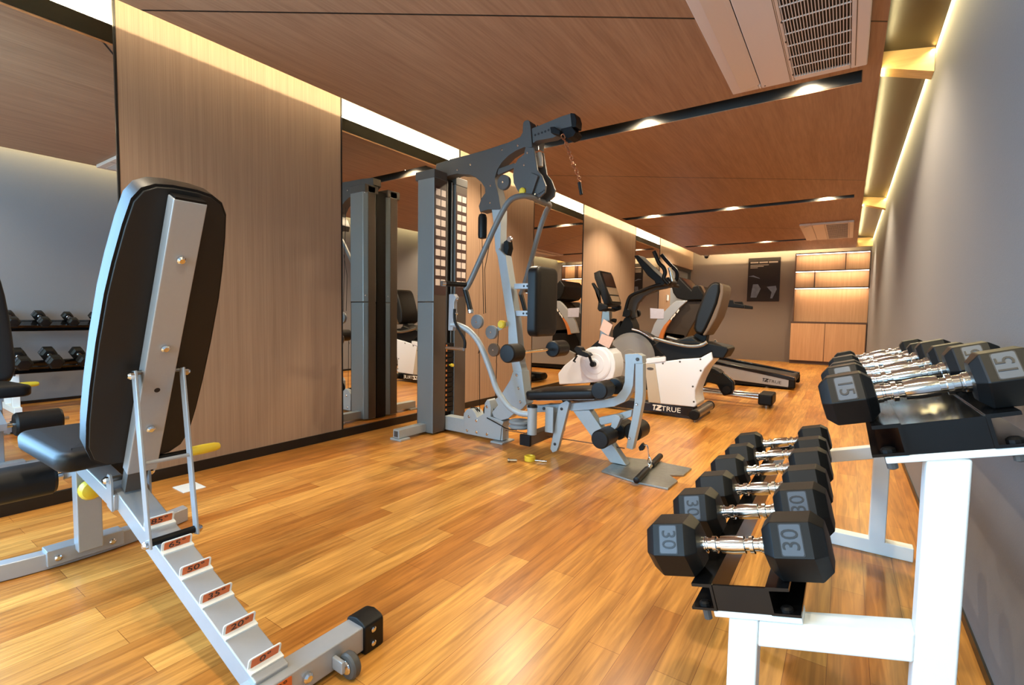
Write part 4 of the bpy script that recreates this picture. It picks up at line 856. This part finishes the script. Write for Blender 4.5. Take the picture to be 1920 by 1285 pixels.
pe = [(-2.195,0.527),(-2.173,0.533),(-2.265,0.559),(-2.336,0.603),(-2.296,0.636)]
MB().beam((dc[0][0], 4.635, dc[0][1]), (pe[0][0], 4.635, pe[0][1]), (0, 1, 0), 0.018, 0.026).build('crank', 'black', t, bev=0.003)
pd = [(-2.333,0.600),(-2.305,0.638),(-2.258,0.624),(-2.234,0.589),(-2.172,0.572),(-2.148,0.548),(-2.187,0.525),(-2.279,0.545)]
MB().prism(pd, 4.54, 4.63).build('pedal', 'rubber', t, bev=0.006)
ps = [(-2.303,0.534),(-2.342,0.473),(-2.319,0.470)]
MB().tube(pxz([(p[0], p[1]) for p in ps], 4.56), 0.010, smooth=0).build('pedal_strap', 'rubber', t)
cap = [(-2.256,0.597),(-2.139,0.698),(-2.075,0.653),(-2.019,0.615),(-2.052,0.625),(-2.142,0.631)]
MB().prism(cap, 4.715, 4.93).build('top_cover', 'black', t, bev=0.006)
pst = [(-2.133,1.007),(-2.051,1.008),(-2.033,0.799),(-2.033,0.611),(-2.164,0.625),(-2.147,0.848)]
MB().prism(pst, 4.78, 4.86).build('console_post', 'steel', t, bev=0.008)
kn = [(-2.009,0.915)]
MB().lathe((kn[0][0]-0.03, 4.82, kn[0][1]), (1, 0, -0.2), ((0, 0.012), (0.02, 0.02), (0.05, 0.022), (0.055, 0.01)), 14).build('post_knob', 'black', t)
def panel(pA, pB, y0, y1, th):
    """tilted slab whose front face runs from top edge pA to bottom edge pB (x, z) between y0 and y1"""
    A = Vector((pA[0], 0, pA[1])); B = Vector((pB[0], 0, pB[1])); dn = (A-B); h = dn.length; eu = DY.copy(); ev = dn.normalized(); en = eu.cross(ev)
    return Vector((A.x+B.x, y0+y1, A.z+B.z))/2, eu, ev, en, (y1-y0)/2, h/2
c, eu, ev, en, hw, hh = panel((-2.138, 1.432), (-2.000, 1.075), 4.69, 5.03, 0.07)
cq = [(-hw*0.82, hh), (hw*0.82, hh), (hw, hh*0.7), (hw*0.86, -hh*0.9), (hw*0.7, -hh), (-hw*0.7, -hh), (-hw*0.86, -hh*0.9), (-hw, hh*0.7)]
MB().cushion(cq, c - en*0.075, eu, ev, en, 0, 0.075, 0.014).build('console', 'black', t, ang=50)
MB().slab([(-hw*0.74, hh*0.84), (hw*0.74, hh*0.84), (hw*0.78, hh*0.05), (-hw*0.78, hh*0.05)], c, eu, ev, en, 0.003, 0.006).build('display', 'screen', t, smooth=False)
MB().slab([(-hw*0.76, 0.0), (hw*0.76, 0.0), (hw*0.70, -hh*0.42), (-hw*0.70, -hh*0.42)], c, eu, ev, en, 0.003, 0.006).build('keypad', 'key', t, smooth=False)
MB().slab([(-hw*0.68, -hh*0.50), (hw*0.68, -hh*0.50), (hw*0.60, -hh*0.82), (-hw*0.60, -hh*0.82)], c, eu, ev, en, 0.003, 0.006).build('keypad', 'key', t, smooth=False)
hb = [(-2.213,1.294),(-2.188,1.301),(-2.118,1.212),(-2.104,1.088),(-2.026,1.068),(-2.025,1.027),(-2.112,1.000),(-2.135,1.026),(-2.121,1.129)]
MB().prism(hb, 4.66, 4.70).build('handlebar', 'black', t, bev=0.010, ang=50)
MB().prism(hb, 5.02, 5.06).build('handlebar', 'black', t, bev=0.010, ang=50)
MB().cyl((-2.10, 4.68, 1.02), (-2.10, 5.04, 1.02), 0.018).build('handlebar_tube', 'black', t)
for i, tok in enumerate(([(-2.083,0.924),(-1.982,0.864),(-2.023,0.751),(-2.125,0.808)], [(-2.099,0.769),(-1.962,0.731),(-2.013,0.620),(-2.135,0.671)])):
    o = MB().prism(tok, 4.716-0.002*i, 4.7175-0.002*i).build('paper_note', 'pink', smooth=False)
    tag(o, ['upper pink printed note taped to the post of the recumbent bike', 'lower pink printed note taped below the first on the bike post'][i], 'note', 'pink notes on the bike post')
    ln = MB(); xs = [p[0] for p in tok]; zs = [p[1] for p in tok]
    o.location = (0, 0, 0)

# ------------------------------------------------------------------ elliptical trainer
t = thing('elliptical_trainer', 'black and grey elliptical trainer with raised swing arms and chrome rear rails', 'elliptical trainer', (-1.5, 5.9, 0))
dk = [(-2.183,0.464),(-1.952,0.478),(-2.190,0.712)]
rr = (dk[1][0]-dk[0][0])
MB().lathe((dk[0][0], 5.80, dk[0][1]-0.01), (0, -1, 0), ((0, 0.30), (0.02, 0.285), (0.045, 0.255), (0.05, 0.10), (0.06, 0.09)), 44).build('crank_disc', 'disc', t, ang=25)
MB().lathe((dk[0][0], 6.02, dk[0][1]-0.01), (0, 1, 0), ((0, 0.30), (0.02, 0.285), (0.045, 0.255), (0.05, 0.10), (0.06, 0.09)), 44).build('crank_disc', 'disc', t, ang=25)
sh = [(-2.347,0.803),(-2.285,0.929),(-2.232,0.961),(-2.170,0.849),(-2.163,0.788),(-2.068,0.771),(-1.942,0.705),(-1.837,0.600),(-1.776,0.538),(-1.813,0.596),(-1.760,0.520),(-1.841,0.402),(-1.991,0.478),(-2.020,0.598),(-2.111,0.692),(-2.214,0.718),(-2.330,0.695),(-2.408,0.642),(-2.457,0.715),(-2.413,0.818),(-2.336,0.895)]
MB().prism(sh, 5.80, 6.02).build('drive_cover', 'black', t, bev=0.012, ang=28)
lo = [(dk[0][0]-0.30, 0.10), (dk[0][0]+0.62, 0.10), (dk[0][0]+0.62, 0.22), (dk[0][0]+0.30, 0.45), (dk[0][0], 0.50), (dk[0][0]-0.28, 0.40)]
MB().prism(lo, 5.82, 6.00).build('lower_cover', 'black', t, bev=0.012, ang=28)
hl = [(-2.172,0.798),(-2.076,0.776),(-1.982,0.729),(-1.899,0.677)]
MB().tube(pxz(hl, 5.785), 0.016).build('cover_trim', 'chrome', t)
for yy in (5.80, 6.00):
    r_ = MB().cyl((-1.75, yy, 0.115), (-0.70, yy, 0.098), 0.026).build('rear_rail', 'chrome', t)
MB().box(-0.74, -0.60, 5.74, 6.06, 0.03, 0.150).build('rail_end', 'black', t, bev=0.02, seg=3)
for yy in (5.78, 6.02): MB().cyl((-0.66, yy, 0.0), (-0.66, yy, 0.035), 0.02).build('leveling_foot', 'steel', t)
MB().box(-2.75, -1.70, 5.84, 5.98, 0.05, 0.13).build('base_beam', 'black', t, bev=0.01)
MB().cyl((-2.62, 5.66, 0.055), (-2.62, 6.16, 0.055), 0.050).build('front_foot', 'black', t)
pa = [(-1.392,0.361),(-1.261,0.408),(-1.130,0.381),(-1.080,0.343),(-1.030,0.305),(-0.980,0.258),(-0.972,0.186),(-0.993,0.121),(-1.080,0.090),(-1.121,0.149),(-1.153,0.210),(-1.234,0.224),(-1.387,0.209)]
MB().prism(pa, 5.72, 5.80).build('pedal_arm', 'black_gloss', t, bev=0.014, ang=40)
MB().prism([(x-0.35, z+0.02) for x, z in pa], 6.02, 6.10).build('pedal_arm', 'black_gloss', t, bev=0.014, ang=40)
MB().cyl((-1.05, 5.71, 0.165), (-1.05, 5.80, 0.165), 0.042).build('rail_roller', 'black', t)
fpd = [(-1.283,0.426),(-1.152,0.399),(-1.082,0.357),(-1.120,0.333),(-1.261,0.374)]
MB().prism(fpd, 5.58, 5.74).build('foot_pedal', 'rubber', t, bev=0.008)
nk = [(-2.313,0.939),(-2.295,1.054),(-2.266,1.158),(-2.224,1.199),(-2.067,1.264),(-1.935,1.318),(-1.746,1.344),(-1.726,1.324),(-1.803,1.296),(-1.933,1.273),(-2.065,1.208),(-2.146,1.117),(-2.175,1.014),(-2.162,0.942),(-2.226,0.920)]
MB().prism(nk, 5.88, 5.95).build('mast', 'dark_grey', t, bev=0.012, ang=40)
bt = [(-2.274,0.950),(-2.251,1.053),(-2.222,1.160),(-2.176,1.215),(-2.032,1.274),(-1.902,1.321),(-1.774,1.338)]
MB().tube(pxz(bt, 5.76), 0.022).build('handlebar', 'rubber', t)
MB().tube(pxz(bt, 6.08), 0.022).build('handlebar', 'rubber', t)
jt = [(-2.211,0.992),(-2.275,0.981)]
for yy in (5.76, 6.08):
    MB().lathe((jt[0][0]-0.02, yy-0.03, jt[0][1]), (0, 1, 0), ((0, 0.05), (0.06, 0.05)), 18).build('arm_joint', 'black', t, bev=0.006)
cs_ = [(-2.189,1.700),(-2.136,1.705),(-2.029,1.602),(-1.925,1.503),(-1.822,1.411),(-1.754,1.429),(-1.713,1.369),(-1.731,1.331),(-1.898,1.314),(-1.921,1.384),(-2.004,1.446),(-2.101,1.570)]
MB().prism(cs_, 5.80, 6.05).build('console', 'black', t, bev=0.012, ang=40)
cf = [(-2.120,1.687),(-2.030,1.607),(-1.883,1.472)]
ar = [(-1.877,1.712),(-1.851,1.658),(-1.809,1.570),(-1.760,1.520),(-1.739,1.463),(-1.751,1.397),(-1.696,1.329)]
MB().tube(pxz(ar, 5.62), 0.024).build('swing_arm', 'rubber', t)
ar = [(-1.973,1.742),(-1.913,1.671),(-1.837,1.590),(-1.779,1.531),(-1.766,1.468),(-1.785,1.407),(-1.850,1.367)]
MB().tube(pxz(ar, 6.20), 0.024).build('swing_arm', 'rubber', t)
ar = [(-1.717,1.526),(-1.696,1.452),(-1.674,1.366)]
MB().tube(pxz(ar, 5.70), 0.020).build('pulse_grip', 'chrome', t)
hx = [(-1.761,1.342)]
MB().cyl((hx[0][0], 5.60, hx[0][1]), (hx[0][0], 6.22, hx[0][1]), 0.022).build('arm_axle', 'black', t)

# ------------------------------------------------------------------ treadmill
t = thing('treadmill', 'silver and black treadmill at the back of the machine row, logo on its side rail', 'treadmill', (-1.5, 7.85, 0))
TY0, TY1 = 7.45, 8.25
for a, b in ((TY0, TY0+0.05), (TY1-0.05, TY1)):
    MB().prism([(-0.60, 0.035), (-0.585, 0.135), (-1.50, 0.275), (-2.30, 0.36), (-2.45, 0.30), (-2.45, 0.10), (-1.30, 0.075)], a, b).build('side_rail', 'silver_paint', t, bev=0.004, ang=28)
    MB().prism([(-0.62, 0.02), (-0.62, 0.04), (-1.30, 0.078), (-2.40, 0.11), (-2.40, 0.03)], a+0.004, b-0.004).build('rail_underside', 'black', t)
    MB().prism([(-0.525, 0.125), (-0.525, 0.175), (-1.50, 0.318), (-2.30, 0.40), (-2.30, 0.365), (-1.50, 0.28), (-0.60, 0.13)], a-0.004, b+0.04).build('step_rail', 'black_gloss', t, bev=0.008, ang=28)
    MB().box(-0.612, -0.52, a-0.002, b+0.035, 0.02, 0.150).build('rail_end', 'black', t, bev=0.02, seg=3)
logo(MB(), (-0.80, TY0-0.001, 0.098), (1, 0, -0.10), (0.10, 0, 1), 0.050).build('logo', 'ink', t, smooth=False)
MB().prism([(-0.60, 0.10), (-0.60, 0.165), (-2.30, 0.375), (-2.30, 0.25)], TY0+0.05, TY1-0.05).build('running_belt', 'rubber', t)
MB().cyl((-0.575, TY0+0.03, 0.125), (-0.575, TY1-0.03, 0.125), 0.05).build('rear_roller', 'black', t)
for xx in (-0.86, -2.35):
    for yy in (TY0+0.03, TY1-0.03): MB().lathe((xx, yy, 0), (0, 0, 1), ((0, 0.030), (0.012, 0.030), (0.014, 0.012), (0.045, 0.012)), 16).build('leveling_foot', 'steel', t)
up = [(-2.507,0.657),(-2.448,0.839),(-2.375,0.969),(-2.288,1.046),(-2.191,1.148),(-2.118,1.200),(-1.960,1.200),(-2.060,1.105),(-2.172,0.972),(-2.280,0.831),(-2.350,0.637)]
for a, b in ((TY0+0.0, TY0+0.06), (TY1-0.06, TY1)):
    u_ = [(x, z) for x, z in up]
    lowp = [(-2.46, 0.10), (-2.20, 0.10)]
    MB().prism(u_, a, b).build('upright', 'silver_paint', t, bev=0.006, ang=28)
hood = [(-2.363,0.629),(-2.293,0.830),(-2.184,0.972),(-2.071,1.105),(-1.971,1.201),(-1.768,1.201),(-1.764,1.089),(-1.840,0.916),(-1.918,0.765),(-1.986,0.613)]
MB().prism(hood, TY0+0.05, TY1-0.05).build('motor_hood', 'hood', t, bev=0.02, ang=28)
h2 = [(-2.46, 0.12), (-2.46, 0.45)] + [hood[0], hood[-1], (-1.95, 0.42)]
MB().prism([(-2.50, 0.12), (-2.50, 0.50), (-2.36, 0.74), (-1.98, 0.70), (-1.95, 0.36), (-1.95, 0.12)], TY0+0.05, TY1-0.05).build('hood_base', 'black', t, bev=0.02)
am = [(-2.365,0.635),(-2.297,0.824),(-2.195,0.959),(-2.291,0.830),(-2.338,0.701),(-2.323,0.631)]
am = [(-2.373,0.629),(-2.338,0.739),(-2.290,0.830),(-2.216,0.908),(-2.191,0.902),(-2.251,0.806),(-2.292,0.703),(-2.308,0.619)]
MB().prism(am, TY0-0.004, TY0+0.06).build('hood_reflection', 'amber', t)  # orange reflection between upright and hood, painted as a coloured strip
for x, z in [(-2.093,1.042),(-2.144,0.979),(-2.182,0.934)]:
    MB().obox((x, TY0-0.001, z), (0.5, 0, 0.86), (0, 1, 0), (-0.86, 0, 0.5), 0.028, 0.003, 0.010).build('logo_mark', 'white_ink', t)
cn = [(-2.219,1.452),(-2.118,1.568),(-1.916,1.359),(-1.888,1.420),(-1.824,1.433),(-1.742,1.284),(-1.754,1.208),(-1.971,1.201),(-2.125,1.234),(-2.184,1.319)]
MB().prism(cn, TY0+0.02, TY1-0.02).build('console', 'black', t, bev=0.02, ang=28)
cd = [(-2.105,1.536),(-1.928,1.353)]
MB().obox(((cd[0][0]+cd[1][0])/2+0.012, 7.85, (cd[0][1]+cd[1][1])/2+0.010), (cd[1][0]-cd[0][0], 0, cd[1][1]-cd[0][1]), (0, 1, 0), (-(cd[1][1]-cd[0][1]), 0, cd[1][0]-cd[0][0]), 0.13, 0.26, 0.006).build('display', 'screen', t)
cf = [(-1.889,1.423),(-1.824,1.436),(-1.748,1.296),(-1.783,1.284)]
MB().prism(cf, TY0+0.16, TY0+0.34).build('cup_holder', 'brown_pl', t, bev=0.01)
hr = [(-1.750,1.222),(-1.476,1.209),(-1.333,1.206),(-1.318,1.162),(-1.185,1.136),(-1.186,1.090),(-1.318,1.100),(-1.473,1.116),(-1.748,1.161)]
for a, b in ((TY0, TY0+0.05), (TY1-0.05, TY1)):
    MB().prism(hr, a, b).build('handrail', 'black', t, bev=0.008, ang=28)
t2 = tag(MB().prism([(-2.518,1.086),(-2.302,1.071),(-2.303,0.924),(-2.510,0.926)], 7.4455, 7.4495).build('notice_sheet', 'sheet', smooth=False), 'small printed notice sheet hanging at the side of the treadmill', 'notice')
